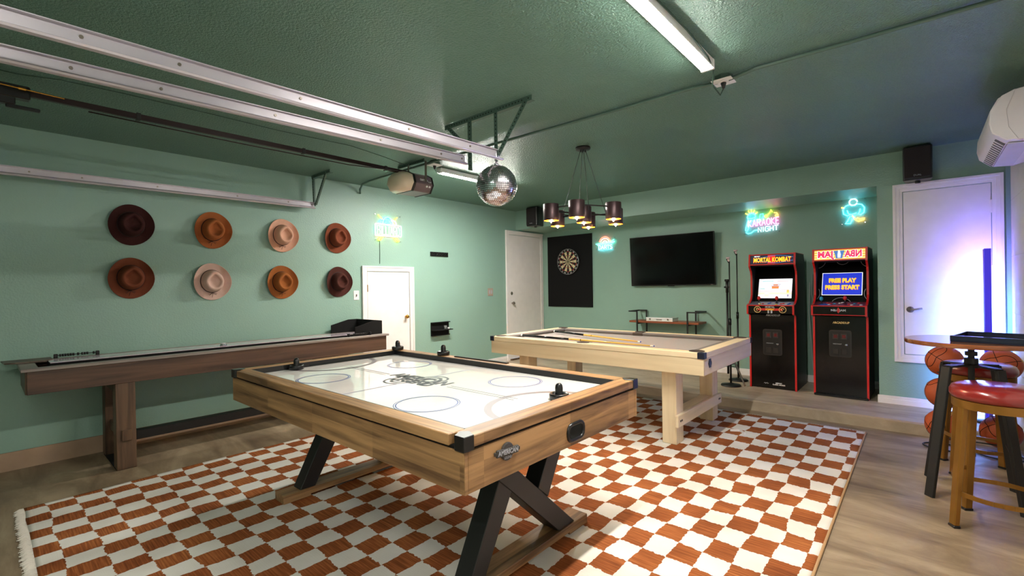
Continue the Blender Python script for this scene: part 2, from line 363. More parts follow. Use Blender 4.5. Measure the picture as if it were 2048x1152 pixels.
hd = G().lathe([(0, .012), (.03, .012), (.03, .02), (.012, .024), (.012, .05), (0, .05)], 18, Matrix.Translation((.125, 1.065, 0))).build('handle', 'nickel', d3, True)
G().tube([(.125, 1.065, .046), (.16, 1.068, .05), (.215, 1.078, .05)], .009).build('lever', 'nickel', hd, True)
for v in (2.02, 1.42, .82): G().box(w3-.088, w3-.07, v-.06, v+.06, .01, .02, .002).build('hinge', 'white_paint', d3)

# ------------------------------------------------------------------ rug
RX0, RX1, RY0, RY1 = -4.235, -.392, .156, 5.175
rug = thing('checked_rug', 'large rust and cream checkerboard rug under both game tables', 'rug', ((RX0+RX1)/2, (RY0+RY1)/2, 0))
nx, ny = 150, 190; vs_, fs = [], []
def rugz(x, y):
    z = .012 + .0022*math.sin(2.3*x+1.1*y)*math.sin(1.7*y-.6*x)
    for (cx, cy, a, l, wd, h) in ((-2.35, 2.75, .45, .35, .045, .016), (-2.55, 2.1, .5, .3, .05, .014), (-1.15, 3.0, -.4, .3, .04, .016), (-2.75, 1.95, .8, .25, .05, .016)):
        u = (x-cx)*math.cos(a)+(y-cy)*math.sin(a); v = -(x-cx)*math.sin(a)+(y-cy)*math.cos(a); z += h*math.exp(-(u/l)**2-(v/wd)**2)
    return z
for j in range(ny+1):
    for i in range(nx+1):
        x = RX0+(RX1-RX0)*i/nx; y = RY0+(RY1-RY0)*j/ny
        if j == 0 or j == ny: y += .004*math.sin(i*.4)
        if i == 0 or i == nx: x += .006*math.sin(j*.13)
        vs_.append((x, y, rugz(x, y)))
for j in range(ny):
    for i in range(nx): k = j*(nx+1)+i; fs.append((k, k+1, k+nx+2, k+nx+1))
base = len(vs_); edge = [i for i in range(nx+1)]+[(j+1)*(nx+1)-1 for j in range(1, ny+1)]+[ny*(nx+1)+i for i in range(nx-1, -1, -1)]+[j*(nx+1) for j in range(ny-1, 0, -1)]
for e in edge: x, y, z = vs_[e]; vs_.append((x, y, .0005))
for k in range(len(edge)): a, b = edge[k], edge[(k+1) % len(edge)]; fs.append((a, base+k, base+(k+1) % len(edge), b))
me = bpy.data.meshes.new('pile'); me.from_pydata(vs_, [], fs); me.materials.append(W['rug_weave'])
po = link('pile', me, rug, True, loc=tuple(-v for v in rug.location))
mat('fringe_cotton', (222, 212, 200), .9, 0, .06, 20); mat('rug_binding', (176, 140, 100), .9)
for (nm, yy, sg) in (('fringe', RY0, -1), ('fringe', RY1, 1)):
    g = G(); k = 300
    for i in range(k):
        x = RX0+(RX1-RX0)*(i+.5)/k+random.uniform(-.002, .002); l = random.uniform(.036, .05) if sg < 0 else random.uniform(.008, .014)
        g.quads([(x-.006, yy-sg*.004, .011), (x+.006, yy-sg*.004, .011), (x+.005+random.uniform(-.004, .004), yy+sg*l, .004), (x-.005, yy+sg*l, .004), (x, yy+sg*l*.5, .014)], [(0, 1, 4), (1, 2, 4), (2, 3, 4), (3, 0, 4)])
    tag(g.build(nm, 'fringe_cotton', rug, loc=tuple(-v for v in rug.location)), kind='stuff')
G().box(RX1-.004, RX1+.008, RY0, RY1, .001, .013, .003).build('binding', 'rug_binding', rug, loc=tuple(-v for v in rug.location))
sc = thing('paper_scrap', 'small bent white strip lying on the rug beside the pool table leg', 'scrap', (-1.25, 4.49, .014))
G().bar((-.07, -.03, .008), (0, .012, .008), .022, .006, side=(0, 0, 1)).bar((0, .012, .008), (.06, -.05, .008), .022, .006, side=(0, 0, 1)).build('strip', 'white_print', sc)

# ------------------------------------------------------------------ air hockey table
def ring(g, cx, cy, r0, r1, z, a0=0, a1=360, n=40, sy=1.):
    vs_, fs = [], []
    for i in range(n+1):
        a = R(a0+(a1-a0)*i/n)
        for r in (r0, r1): vs_.append((cx+r*math.cos(a), cy+r*math.sin(a)*sy, z))
    for i in range(n): fs.append((2*i, 2*i+1, 2*i+3, 2*i+2))
    return g.quads(vs_, fs)
def flat(g, x0, x1, y0, y1, z): return g.quads([(x0, y0, z), (x1, y0, z), (x1, y1, z), (x0, y1, z)], [(0, 1, 2, 3)])
mat('ice_white', (232, 230, 226), .07, coat=.3); mat('line_blue', (34, 62, 140), .4); mat('line_grey', (112, 104, 108), .4); mat('line_dark', (36, 41, 50), .4); mat('badge_metal', (74, 72, 70), .45, .5, .1, 60, .3, 220); mat('line_lilac', (142, 136, 156), .4)
AX, AY, TZ, PZ = 1.125, .648, .83, .793
ah = thing('air_hockey_table', 'rustic oak air hockey table with white rink and black K-shaped legs', 'game table', (-2.315, 1.737, 0))
rw = .082
for (nm, a, b, c, d, m) in (('rail', -AX, AX, -AY, -AY+rw, 'oak_x'), ('rail', -AX, AX, AY-rw, AY, 'oak_x')):
    G().box(a+rw, b-rw, c, d, TZ-.042, TZ, .003).build(nm, m, ah)
for (a, b) in ((-AX, -AX+rw), (AX-rw, AX)): G().box(a, b, -AY+.03, AY-.03, TZ-.042, TZ, .003).build('rail', 'oak_y', ah)
g = G()
for (a, b, c, d) in ((-AX+.012, AX-.012, -AY+.012, -AY+.03), (-AX+.012, AX-.012, AY-.03, AY-.012), (-AX+.012, -AX+.03, -AY+.012, AY-.012), (AX-.03, AX-.012, -AY+.012, AY-.012)): g.box(a, b, c, d, TZ-.055, TZ-.04)
g.build('shadow_gap', 'black_matte', ah)
for (s_, m) in ((-1, 'oak_x'), (1, 'oak_x')):
    y = s_*(AY-.012); G().box(-AX+.004, AX-.004, min(y-.01, y+.01), max(y-.01, y+.01), .63, TZ-.052, .002).build('apron', m, ah)
for s_ in (-1, 1):
    x = s_*(AX-.012); ap = G().box(min(x-.01, x+.01), max(x-.01, x+.01), -AY+.02, AY-.02, .63, TZ-.052, .002).build('apron', 'oak_y', ah)
    for ys in (-AY+.004, AY-.02): G().box(x-.011, x+.011, ys, ys+.016, .63, TZ-.052, .001).build('corner_strip', 'oak_y', ah)
    # goal slot
    xo = x+s_*.0115; mt = Matrix(((0, 0, s_, xo), (1, 0, 0, .04), (0, 1, 0, .69), (0, 0, 0, 1)))
    def rr(hw, hh, r): return [(cx+r*math.cos(R(a)), cy+r*math.sin(R(a)), 0) for (cx, cy, a0) in ((hw-r, hh-r, 0), (-hw+r, hh-r, 90), (-hw+r, -hh+r, 180), (hw-r, -hh+r, 270)) for a in (a0, a0+30, a0+60, a0+90)]
    sl = G().tube(rr(.062, .036, .028), .009, 8, True, mt).build('puck_slot', 'black_plastic', ah, True)
    pts = [mt @ Vector(p) for p in rr(.058, .032, .026)]; G().quads([tuple(p+Vector((s_*.002, 0, 0))) for p in pts], [list(range(len(pts)))]).build('slot_opening', 'dark_hole', sl)
G().box(-AX+.03, AX-.03, -AY+.03, AY-.03, .64, .66).build('underside', 'black_matte', ah)
pf = G().box(-AX+rw-.004, AX-rw+.004, -AY+rw-.004, AY-rw+.004, PZ-.02, PZ).build('rink_surface', 'ice_white', ah)
IX, IY = AX-rw, AY-rw
g = G()
for (a, b, c, d) in ((-IX-.002, IX+.002, -IY-.002, -IY+.008), (-IX-.002, IX+.002, IY-.008, IY+.002), (-IX-.002, -IX+.008, -IY, IY), (IX-.008, IX+.002, -IY, IY)): g.box(a, b, c, d, PZ, TZ-.002)
g.build('rink_wall', 'black_plastic', ah)
for s_ in (-1, 1): G().box(s_*IX-.01, s_*IX+.01, -.17, .17, PZ+.0005, PZ+.016).build('goal_mouth', 'dark_hole', ah)
z = PZ+.0006
for (cx, cy) in ((-.515, -.325), (-.515, .33), (.51, .33), (.515, -.325)):
    for (r0, r1) in ((.1565, .1605), (.145, .151)): g = G(); ring(g, cx, cy, r0, r1, z); g.build('circle_line', 'line_blue', pf)
g = G()
for (cx, cy) in ((-.515, -.325), (-.515, .33), (.51, .33), (.515, -.325)):
    ring(g, cx, cy, .044, .0455, z, 10, 170, 16); ring(g, cx, cy, .044, .0455, z, 190, 350, 16); flat(g, cx-.07, cx-.05, cy-.001, cy+.001, z); flat(g, cx+.05, cx+.07, cy-.001, cy+.001, z)
tag(g.build('faint_marks', 'line_lilac', pf), kind='stuff')
for (a, b) in ((-.5, -.14), (.14, IY-.01)): g = G(); flat(g, -.006, .006, a, b, z); g.build('halfway_line', 'line_lilac', pf)
for s_ in (-1, 1): g = G(); ring(g, s_*IX, 0, .295, .33, z, 90 if s_ > 0 else -90, 270 if s_ > 0 else 90, 40, 1.); g.build('goal_arc', 'line_grey', pf)
for (a, b) in ((-.8, -.3), (.3, .8)):
    for q in (-.015, .015): g = G(); flat(g, a, b, q-.0035, q+.0035, z); g.build('centre_line', 'line_dark', pf)
for (cx, cy, a0) in ((.07, .07, 0), (-.07, -.07, 180)):
    for (r0, r1) in ((.085, .1), (.04, .06)): lg = G(); ring(lg, cx, cy, r0, r1, z, a0, a0+180, 24); lg.build('logo_wheel', 'line_dark', pf)
text('logo_lettering', 'AMERICAN', .13, 'line_dark', pf, (0, .03, z+.001), width=.52, bold=.004, depth=.0002); text('logo_lettering', 'LEGEND', .1, 'line_dark', pf, (.02, -.05, z+.001), width=.36, bold=.004, depth=.0002)
# corner caps
for sx in (-1, 1):
    for sy in (-1, 1):
        p = [(0, 0), (-.05, 0), (-.07, -.045), (-.045, -.07), (0, -.05)]
        G().prism([(sx*(AX+.004+a), sy*(AY+.004+b)) for a, b in p], 'z', TZ-.05, TZ+.004, .002).build('corner_cap', 'black_plastic', ah)
# score slider on the far rail
G().box(-.33, .2, AY-.05, AY-.022, TZ, TZ+.008, .002).build('score_slider', 'black_plastic', ah)
# badge
bd = G().lathe([(0, 0), (.034, 0), (.034, .006), (.03, .008), (0, .008)], 24).box(-.062, .062, -.014, .014, 0, .01, .003).box(-.072, .072, -.007, .007, 0, .007, .002).build('badge', 'badge_metal', ah, loc=(AX+.0, -.43, .728), rot=(R(90), R(4), R(90)))
text('badge_lettering', 'AMERICAN', .024, 'silver_print', bd, (0, 0, .0105), width=.112, depth=.0006, bold=.0006); text('badge_lettering', 'LEGEND', .014, 'silver_print', bd, (0, -.021, .0085), width=.04, depth=.0006)
# trestles
def trestle(x0):
    x1 = x0-.105
    Y = lambda v: v-1.737
    A = [(Y(1.345), .645), (Y(1.485), .645), (Y(2.135), .062), (Y(1.99), .062)]
    Bl = [(Y(1.335), .062), (Y(1.435), .062), (Y(1.625), .395), (Y(1.54), .47)]
    Bu = [(Y(1.825), .34), (Y(1.905), .272), (Y(2.115), .645), (Y(2.0), .645)]
    for (nm, P) in (('leg', A), ('leg', Bl), ('leg', Bu)): G().prism(P, 'x', x1+(0 if P is A else .003), x0-(0 if P is A else .003), .003).build(nm, 'black_metal', ah)
    rn = G().box(x1-.012, x0+.012, Y(1.225), Y(2.245), .026, .064, .003).box(x1-.012, x0+.012, Y(1.225), Y(1.40), .013, .03, .002).box(x1-.012, x0+.012, Y(2.07), Y(2.245), .013, .03, .002).build('runner', 'oak_y', ah)
    G().box(x1, x0, Y(1.3), Y(2.15), .63, .648).build('top_plate', 'black_metal', ah)
trestle(-1.447+2.315); trestle(-3.01+2.315)
def mallet(x, y, z, label):
    t = thing('air_hockey_mallet', label, 'mallet', (x, y, z), group='air hockey mallets')
    G().lathe([(0, 0), (.044, 0), (.048, .004), (.049, .024), (.046, .029), (.042, .03), (.036, .02), (.022, .015), (.0, .015)], 28).build('rim', 'black_plastic', t, True)
    G().lathe([(.024, .012), (.019, .03), (.0195, .055), (.017, .069), (.01, .078), (0, .08)], 20).build('grip', 'black_plastic', t, True)
mallet(-3.31, 1.455, PZ+.001, 'black mallet on the white rink near the left goal')
mallet(-3.355, 2.33, TZ+.001, 'black mallet perched on the far corner of the rail')
mallet(-2.79, 2.355, TZ+.001, 'black mallet on the far rail beside the score slider')
mallet(-1.35, 1.873, PZ+.001, 'black mallet in the right goal arc of the rink')

# ------------------------------------------------------------------ pool table
mat('felt_grey', (150, 146, 144), .95, 0, .03, 60, .05, 300); mat('cushion_grey', (112, 106, 104), .9); mat('pocket_brown', (58, 46, 38), .6); mat('cap_navy', (34, 40, 56), .35, .3)
PX0, PX1, PY0, PY1, PT = -3.535, -1.262, 3.65, 4.985, .818
pt = thing('pool_table', 'pale maple pool table with grey cloth and square legs', 'pool table', ((PX0+PX1)/2, (PY0+PY1)/2, 0))
HX, HY = (PX1-PX0)/2, (PY1-PY0)/2
rl = .1
G().box(-HX+.05, HX-.05, -HY, -HY+rl, PT-.045, PT, .003).build('rail', 'maple_x', pt); G().box(-HX+.05, HX-.05, HY-rl, HY, PT-.045, PT, .003).build('rail', 'maple_x', pt)
G().box(-HX, -HX+rl, -HY+.05, HY-.05, PT-.0445, PT+.0005, .003).build('rail', 'maple_y', pt); G().box(HX-rl, HX, -HY+.05, HY-.05, PT-.0445, PT+.0005, .003).build('rail', 'maple_y', pt)
for s_ in (-1, 1):
    G().box(-HX+.006, HX-.006, min(s_*(HY-.006), s_*(HY-.03)), max(s_*(HY-.006), s_*(HY-.03)), .64, PT-.046, .002).build('apron', 'maple_x', pt)
    G().box(min(s_*(HX-.006), s_*(HX-.03)), max(s_*(HX-.006), s_*(HX-.03)), -HY+.03, HY-.03, .64, PT-.046, .002).build('apron', 'maple_y', pt)
G().box(-HX+.03, HX-.03, -HY+.03, HY-.03, .65, .67).build('underside', 'maple_x', pt)
G().box(-HX+.06, HX-.06, -HY+.06, HY-.06, PT-.06, PT-.036).build('cloth', 'felt_grey', pt)
cz = PT-.036
def cushion(x0, x1, y0, y1, ax, sg):
    # triangular nose towards the table centre
    if ax == 'x':
        g = G().prism([(y0, cz), (y0, PT-.001), (y0+sg*.045, PT-.004), (y0+sg*.052, PT-.012), (y0+sg*.04, cz)], 'x', x0, x1)
    else:
        g = G().prism([(x0, cz), (x0, PT-.001), (x0+sg*.045, PT-.004), (x0+sg*.052, PT-.012), (x0+sg*.04, cz)], 'y', y0, y1)
    g.build('cushion', 'cushion_grey', pt)
for sg, y in ((1, -HY+rl), (-1, HY-rl)):
    cushion(-HX+rl+.05, -.06, y, 0, 'x', sg); cushion(.06, HX-rl-.05, y, 0, 'x', sg)
for sg, x in ((1, -HX+rl), (-1, HX-rl)): cushion(x, 0, -HY+rl+.05, HY-rl-.05, 'y', sg)
for (px, py, a0) in ((-HX+.085, -HY+.085, 0), (HX-.085, -HY+.085, 90), (HX-.085, HY-.085, 180), (-HX+.085, HY-.085, 270), (0, -HY+.075, 45), (0, HY-.075, 225)):
    k = G(); k.lathe([(0, -.02), (.055, -.02), (.06, .018), (.056, .019), (.05, -.01), (0, -.01)], 20, Matrix.Translation((px, py, PT-.014))).lathe([(0, .0), (.048, .0), (.052, .0015), (.052, .004), (.046, .005), (.044, .0035), (0, .003)], 20, Matrix.Translation((px, py, PT-.0025))).build('pocket', 'pocket_brown', pt, True)
    if px == 0: G().box(-.062, .062, min(py, py-math.copysign(.075, py)), max(py, py-math.copysign(.075, py)), cz, PT-.001, .006).build('pocket_liner', 'pocket_brown', pt)
    else: G().box(min(px, px-math.copysign(.06, px)), max(px, px-math.copysign(.06, px)), min(py, py-math.copysign(.06, py)), max(py, py-math.copysign(.06, py)), cz, PT-.001, .006).build('pocket_liner', 'pocket_brown', pt)
for sx in (-1, 1):
    for sy in (-1, 1):
        p = [(0, 0), (-.055, 0), (-.05, -.03), (-.03, -.05), (0, -.055)]
        G().prism([(sx*(HX+.003+a), sy*(HY+.003+b)) for a, b in p], 'z', PT-.048, PT+.002, .002).build('corner_cap', 'cap_navy', pt)
for sx in (-1, 1):
    xo = sx*(HX-.345)
    for sy in (-1, 1):
        yo = sy*.445
        G().box(xo-.062, xo+.062, yo-.075, yo+.075, .0135, .652, .004).build('leg', 'maple_z', pt)
    for s2 in (1,):
        xb = xo+sx*.075
        br = G().box(xb-.014, xb+.014, -.55, .55, .165, .265, .004).build('brace', 'maple_y', pt)
        for yy in (-.5, -.47, .47, .5): G().cyl((xb+sx*.012, yy, .215+.0*yy), (xb+sx*.018, yy, .215), .009, seg=10).build('bolt', 'black_metal', br)
    G().box(xo-.05, xo+.05, -.37, .37, .17, .26, .004).build('stretcher', 'maple_y', pt)
G().lathe([(0, 0), (.03, 0), (.032, .004), (.026, .008), (0, .009)], 8, sx=1.1, sy=.9).box(-.02, .02, -.035, .035, 0, .007, .003).build('badge', 'cap_navy', pt, loc=(HX-.006, -HY+.14, .725), rot=(R(90), 0, R(90)))
mat('cue_gold', (222, 172, 70), .3, coat=.4); mat('cue_ferrule', (230, 228, 220), .4)
def cue(p0, p1, label):
    p0, p1 = Vector(p0), Vector(p1); d = (p1-p0); L_ = d.length; t = thing('pool_cue', label, 'pool cue', p0, d.to_track_quat('X', 'Z').to_euler(), group='pool cues on the table')
    rad = lambda s: .0135-.0075*s
    def seg(a, b, m, nm): G().tube([(L_*a, 0, 0), (L_*b, 0, 0)], lambda q: rad(a+(b-a)*q), 12).build(nm, m, t, True)
    seg(0, .012, 'white_print', 'bumper'); seg(.012, .40, 'gloss_black', 'butt'); seg(.40, .49, 'cue_gold', 'forearm'); seg(.488, .494, 'gloss_black', 'collar'); seg(.494, .975, 'cue_gold', 'shaft'); seg(.975, .995, 'cue_ferrule', 'ferrule'); seg(.995, 1., 'blue_print', 'tip')
cz2 = PT-.036
cue((-3.27, 3.86, cz2+.042), (-1.83, 4.02, cz2+.012), 'pool cue lying nearer the front rail')
cue((-3.31, 4.52, cz2+.030), (-1.98, 4.06, cz2+.036), 'pool cue lying behind, angled across the first')

# ------------------------------------------------------------------ shuffleboard
SX0, SX1, SY0, SY1, ST = -5.215, -4.59, .165, 3.075, .838
sb = thing('shuffleboard_table', 'long dark walnut shuffleboard table along the hat wall', 'game table', ((SX0+SX1)/2, (SY0+SY1)/2, 0))
hx, hy = (SX1-SX0)/2, (SY1-SY0)/2
for s_ in (-1, 1):
    G().box(min(s_*hx, s_*(hx-.075)), max(s_*hx, s_*(hx-.075)), -hy, hy, ST-.022, ST, .003).build('cap_rail', 'greywood_y', sb)
    G().box(min(s_*(hx-.012), s_*(hx-.034)), max(s_*(hx-.012), s_*(hx-.034)), -hy+.03, hy-.03, .658, ST-.022, .002).build('side_panel', 'walnut_y', sb)
    y0 = s_*hy; G().box(-hx+.075, hx-.075, min(y0, y0-s_*.09), max(y0, y0-s_*.09), ST-.022, ST, .003).build('cap_rail', 'greywood_y', sb)
    y0 = s_*(hy-.022); G().box(-hx+.034, hx-.034, min(y0, y0-s_*.02), max(y0, y0-s_*.02), .658, ST-.022, .002).build('end_panel', 'walnut_z', sb)
G().box(-hx+.03, hx-.03, -hy+.04, hy-.04, .68, .70).build('gutter', 'black_matte', sb)
mat('playfield_lilac_sheen', (214, 196, 206), .12, 0, .04, 6, coat=.4)  # lilac reflection put into the playing surface's colour
pfb = G().box(-hx+.155, hx-.225, -hy+.16, hy-.16, .70, ST+.002).build('playfield_body', 'black_matte', sb); G().box(-hx+.155, hx-.225, -hy+.16, hy-.16, ST+.002, ST+.007, .001).build('playing_surface', 'playfield_lilac_sheen', pfb)
for yy in (.72, 2.52):
    y = yy-(SY0+SY1)/2
    for s_ in (1, -1):
        xo = s_*(hx-.0); G().prism([(xo-s_*.02, .66), (xo-s_*.14, .66), (xo-s_*.12, .001), (xo, .001)], 'y', y-.06, y+.06, .003).build('leg', 'walnut_z', sb)
    G().box(-hx+.06, hx+.02, y-.03, y+.03, .22, .30, .003).build('cross_brace', 'walnut_z', sb)
    G().box(-hx+.1, hx-.1, y-.06, y+.06, .59, .66, .003).build('top_brace', 'walnut_z', sb)
    G().box(-hx+.06, hx-.02, y-.061, y+.061, .0005, .008).build('foot_pad', 'black_matte', sb)
G().box(-.04, .04, .72-(SY0+SY1)/2, 2.52-(SY0+SY1)/2, .142, .215, .003).build('stretcher', 'black_metal', sb)
def abacus(x, y0, y1, groups, label=None):
    a = G().box(x-.012, x+.012, y0-.012, y0+.012, ST, ST+.035, .003).box(x-.012, x+.012, y1-.012, y1+.012, ST, ST+.035, .003).cyl((x, y0, ST+.022), (x, y1, ST+.022), .003, seg=8).build('score_rack', 'black_plastic', sb)
    for (s0, n) in groups:
        for i in range(n): G().cyl((x, s0+i*.0155, ST+.022), (x, s0+i*.0155+.012, ST+.022), .011, seg=10).build('score_bead', 'black_plastic', a, True)
cy_ = (SY0+SY1)/2
abacus(-hx+.05, .38-cy_, .63-cy_, ((.40-cy_, 6), (.505-cy_, 1), (.53-cy_, 3), (.60-cy_, 1)))
abacus(hx-.05, 2.60-cy_, 2.86-cy_, ((.7+2.02-cy_-.06, 10),))
bx = thing('backstop_box', 'black three-sided box standing on the far end of the shuffleboard', 'box', (-4.93, 2.86, ST+.0005))
for xx in (-.27, .257): G().prism([(-.17, 0), (.17, 0), (.17, .15), (.05, .15), (-.17, .095)], 'x', xx, xx+.013, .002).build('side_panel', 'black_matte', bx)
G().box(-.257, .257, .155, .17, 0, .15, .002).build('back_panel', 'black_matte', bx)
wood('plank_dark', (58, 46, 40), (112, 98, 84), 'y', 26)
lb = thing('wooden_lid', 'thin dark wooden board overhanging the near end of the shuffleboard', 'board', (-5.1, .235, ST+.001))
G().prism([(-.1, -.15), (.08, -.135), (.115, -.08), (.115, .07), (.06, .12), (-.1, .12)], 'z', 0, .012, .002).build('board', 'plank_dark', lb)
def puck(x, y, z, label, m):
    t = thing('shuffleboard_puck', label, 'puck', (x, y, z)); G().lathe([(0, 0), (.026, 0), (.028, .004), (.028, .016), (.02, .02), (0, .02)], 20).build('weight', 'chrome', t, True); G().lathe([(0, .0195), (.018, .0195), (.018, .026), (0, .027)], 16).build('cap', m, t, True)
puck(-4.86, 1.47, ST+.0075, 'small chrome puck midway along the shuffleboard playfield', 'white_print')
puck(-4.78, .33, .7005, 'small puck with pinkish cap in the near end gutter', mat('cap_pink', (214, 170, 150), .5).name)

# ------------------------------------------------------------------ ceiling: LED shop lights
mat('diffuser_cap', (232, 234, 232), .4)
def diffuser_mat():
    m = emit('led_diffuser', (1., .955, .875), TUBE, True); return m
diffuser_mat()
emit('led_diffuser_bright', (1., .955, .875), TUBE*1.25, True); emit('led_diffuser_fill', (1., .955, .875), TUBE*.6, True)
def shop_light(x, y0, y1, label, lens='led_diffuser'):
    t = thing('shop_light', label, 'ceiling light', (x, (y0+y1)/2, ZC)); h = (y1-y0)/2
    G().box(-.036, .036, -h+.012, h-.012, -.055, -.004, .003).build('housing', 'diffuser_cap', t)
    G().box(-.03, .03, -h+.018, h-.018, -.059, -.0545).build('diffuser', lens, t, False)
    for s_ in (-1, 1): G().box(-.038, .038, s_*h-.012, s_*h+.012, -.062, -.003, .004).build('end_cap', 'diffuser_cap', t)
    for s_ in (-1, 1): G().box(-.01, .01, s_*h*.7-.01, s_*h*.7+.01, -.006, 0).build('mount_clip', 'diffuser_cap', t)
    return t
shop_light(-.925, 1.58, 2.80, 'white LED shop light strip on the ceiling to the right', 'led_diffuser')
shop_light(-3.90, 3.28, 4.52, 'white LED shop light strip behind the mirror ball', 'led_diffuser_bright')
shop_light(-.925, -1.22, 0, 'added LED shop light strip behind the viewpoint for fill light', 'led_diffuser_fill')  # added lamp, unseen behind the camera, for frontal fill
def outlet_box(x, y, label):
    t = thing('ceiling_outlet', label, 'outlet', (x, y, ZC))
    G().lathe([(0, 0), (.055, 0), (.055, -.03), (0, -.03)], 8).build('box', 'green_metal', t)
    G().box(-.06, .06, -.06, .06, -.036, -.03, .003).lathe([(0, -.04), (.034, -.04), (.034, -.034), (0, -.034)], 20).build('cover_plate', 'white_plastic', t)
    G().lathe([(0, -.075), (.008, -.075), (.017, -.045), (.017, -.04), (0, -.04)], 12).build('plug', 'black_plastic', t, True)
    return t
outlet_box(-.925, 3.09, 'ceiling outlet with black plug near the right shop light')
outlet_box(-3.765, 3.10, 'ceiling outlet by the garage door opener')
cd = [(XR+.02, 3.09, 2.632), (-.28, 3.084, 2.632), (-.73, 3.065, 2.632), (-.82, 3.08, 2.626), (-.90, 3.09, 2.622), (-1.0, 3.095, 2.626), (-1.13, 3.084, 2.632), (-1.8, 3.08, 2.632), (-2.72, 3.05, 2.632), (-3.75, 3.04, 2.632), (-4.9, 3.05, 2.632), (-5.08, 3.06, 2.62), (-5.2, 3.1, 2.585), (-5.235, 3.12, 2.54)]
tag(G().tube(cd, .012, 8).build('conduit', 'green_metal', smooth=True), 'green painted conduit running across the ceiling to the hat wall', 'conduit')
mat('cord_green', (46, 74, 60), .6)
tag(G().tube([(-.875, 1.6, 2.635), (-.88, 2.0, 2.628), (-.872, 2.34, 2.622), (-.88, 2.68, 2.61), (-.905, 2.84, 2.6), (-.94, 2.93, 2.55), (-.93, 3.04, 2.52), (-.925, 3.085, 2.57)], .004, 6).build('power_cord', 'cord_green', smooth=True), 'thin green cord from the right shop light to the ceiling outlet', 'cord')
tag(G().tube([(-3.97, -.3, 2.643), (-3.97, .153, 2.643), (-3.89, .33, 2.64), (-3.878, .61, 2.644), (-3.88, 1.16, 2.644), (-3.885, 1.6, 2.64), (-3.85, 2.2, 2.643), (-3.87, 2.55, 2.62), (-3.80, 2.87, 2.55)], .003, 6).build('sensor_wire', 'cord_green', smooth=True), 'thin wire sagging along the ceiling above the opener rail', 'wire')
tag(G().tube([(-3.9, 3.29, 2.6), (-3.85, 3.2, 2.57), (-3.765, 3.1, 2.58)], .004, 6).build('power_cord', 'cord_green', smooth=True), 'short cord from the opener-side shop light to its outlet', 'cord')

# ------------------------------------------------------------------ garage door tracks, brackets, opener
def track(x, yend, zend, z0, side, label):
    # channel profile: web, rolled lower lip, top flange ; side=+1 lip towards +x
    pr_ = [(0, .035), (.022, .035), (.022, .031), (.004, .031), (.004, -.012), (.012, -.026), (.028, -.032), (.036, -.026), (.04, -.028), (.036, -.036), (.022, -.04), (.004, -.034), (0, -.016)]
    pr_ = [(side*a, b) for a, b in pr_]; path = []
    for i in range(6):
        f = i/5; y = yend+(0.-yend)*f; path.append(((x, y, zend+(z0-zend)*f), (0, 0, 1), (1, 0, 0)))
    for i in range(1, 9):
        a = R(90*i/8); path.append(((x, -.38*math.sin(a), z0-.38*(1-math.cos(a))), (0, -math.sin(a), math.cos(a)), (1, 0, 0)))
    path.append(((x, -.38, .1), (0, -1, 0), (1, 0, 0)))
    t = thing('garage_track', label, 'door track', (x, yend, zend)); m = -Vector((x, yend, zend))
    G().sweep(path, pr_).build('channel', 'galvanised', t, loc=m)
    for i, yy in enumerate((.25, .55, 1.05, 1.7, 2.2, yend-.03)):
        z = zend+(z0-zend)*(1-yy/yend); G().cyl((x+side*.003, yy, z+.008), (x+side*.009, yy, z+.008), .007, seg=8).build('bolt', 'nickel', t, loc=m)
    return t
track(-2.30, 2.50, 2.305, 2.275, 1, 'galvanised garage door track ending above the mirror ball')
track(-2.60, 2.43, 2.315, 2.255, 1, 'galvanised garage door track ending at the perforated green strap')
track(-5.14, 2.485, 2.30, 2.28, 1, 'galvanised garage door track along the hat wall')
def angle_iron(t, p0, p1, w_, m='green_metal', holes=True, face=(0, -1, 0)):
    p0, p1, face = Vector(p0), Vector(p1), Vector(face); d = (p1-p0); L_ = d.length; d.normalize()
    a = d.cross(face).normalized(); off = a*w_/2
    b = G().bar(p0, p1, w_, .003, side=a).bar(p0+off-face*-.0+(-face)*(w_/2), p1+off+(-face)*(w_/2), .003, w_, side=a).build('angle_bar', m, t)
    if holes:
        h = G(); n = int(L_/.028)
        for i in range(1, n):
            c = p0+d*(L_*i/n); h.cyl(c+face*.0005, c+face*.0022, .0055, seg=8)
            c2 = c+off+(-face)*(w_/2); 
        tag(h.build('bolt_holes', 'dark_hole', b), kind='stuff')
yb = 2.47
b1 = thing('track_bracket', 'wide green perforated bracket holding two tracks near the mirror ball', 'bracket', (-2.42, yb, ZC)); m_ = Vector((-2.42, yb, ZC))
L3 = lambda *p: tuple(Vector(p)-m_)
angle_iron(b1, L3(-2.865, yb, 2.632), L3(-1.97, yb, 2.632), .034)
angle_iron(b1, L3(-2.303, yb-.004, 2.632), L3(-2.303, yb-.004, 2.265), .032)
angle_iron(b1, L3(-2.01, yb-.004, 2.632), L3(-2.285, yb-.004, 2.30), .034)
angle_iron(b1, L3(-2.575, yb-.004, 2.632), L3(-2.575, yb-.004, 2.25), .042)
angle_iron(b1, L3(-2.83, yb-.004, 2.632), L3(-2.60, yb-.004, 2.42), .03)
b2 = thing('track_bracket', 'small green perforated bracket holding the track on the hat wall', 'bracket', (-5.0, 2.49, ZC)); m_ = Vector((-5.0, 2.49, ZC))
angle_iron(b2, L3(-5.20, 2.49, 2.632), L3(-4.78, 2.49, 2.632), .034); angle_iron(b2, L3(-5.165, 2.486, 2.632), L3(-5.145, 2.486, 2.30), .03); angle_iron(b2, L3(-4.86, 2.486, 2.632), L3(-5.12, 2.486, 2.30), .03)
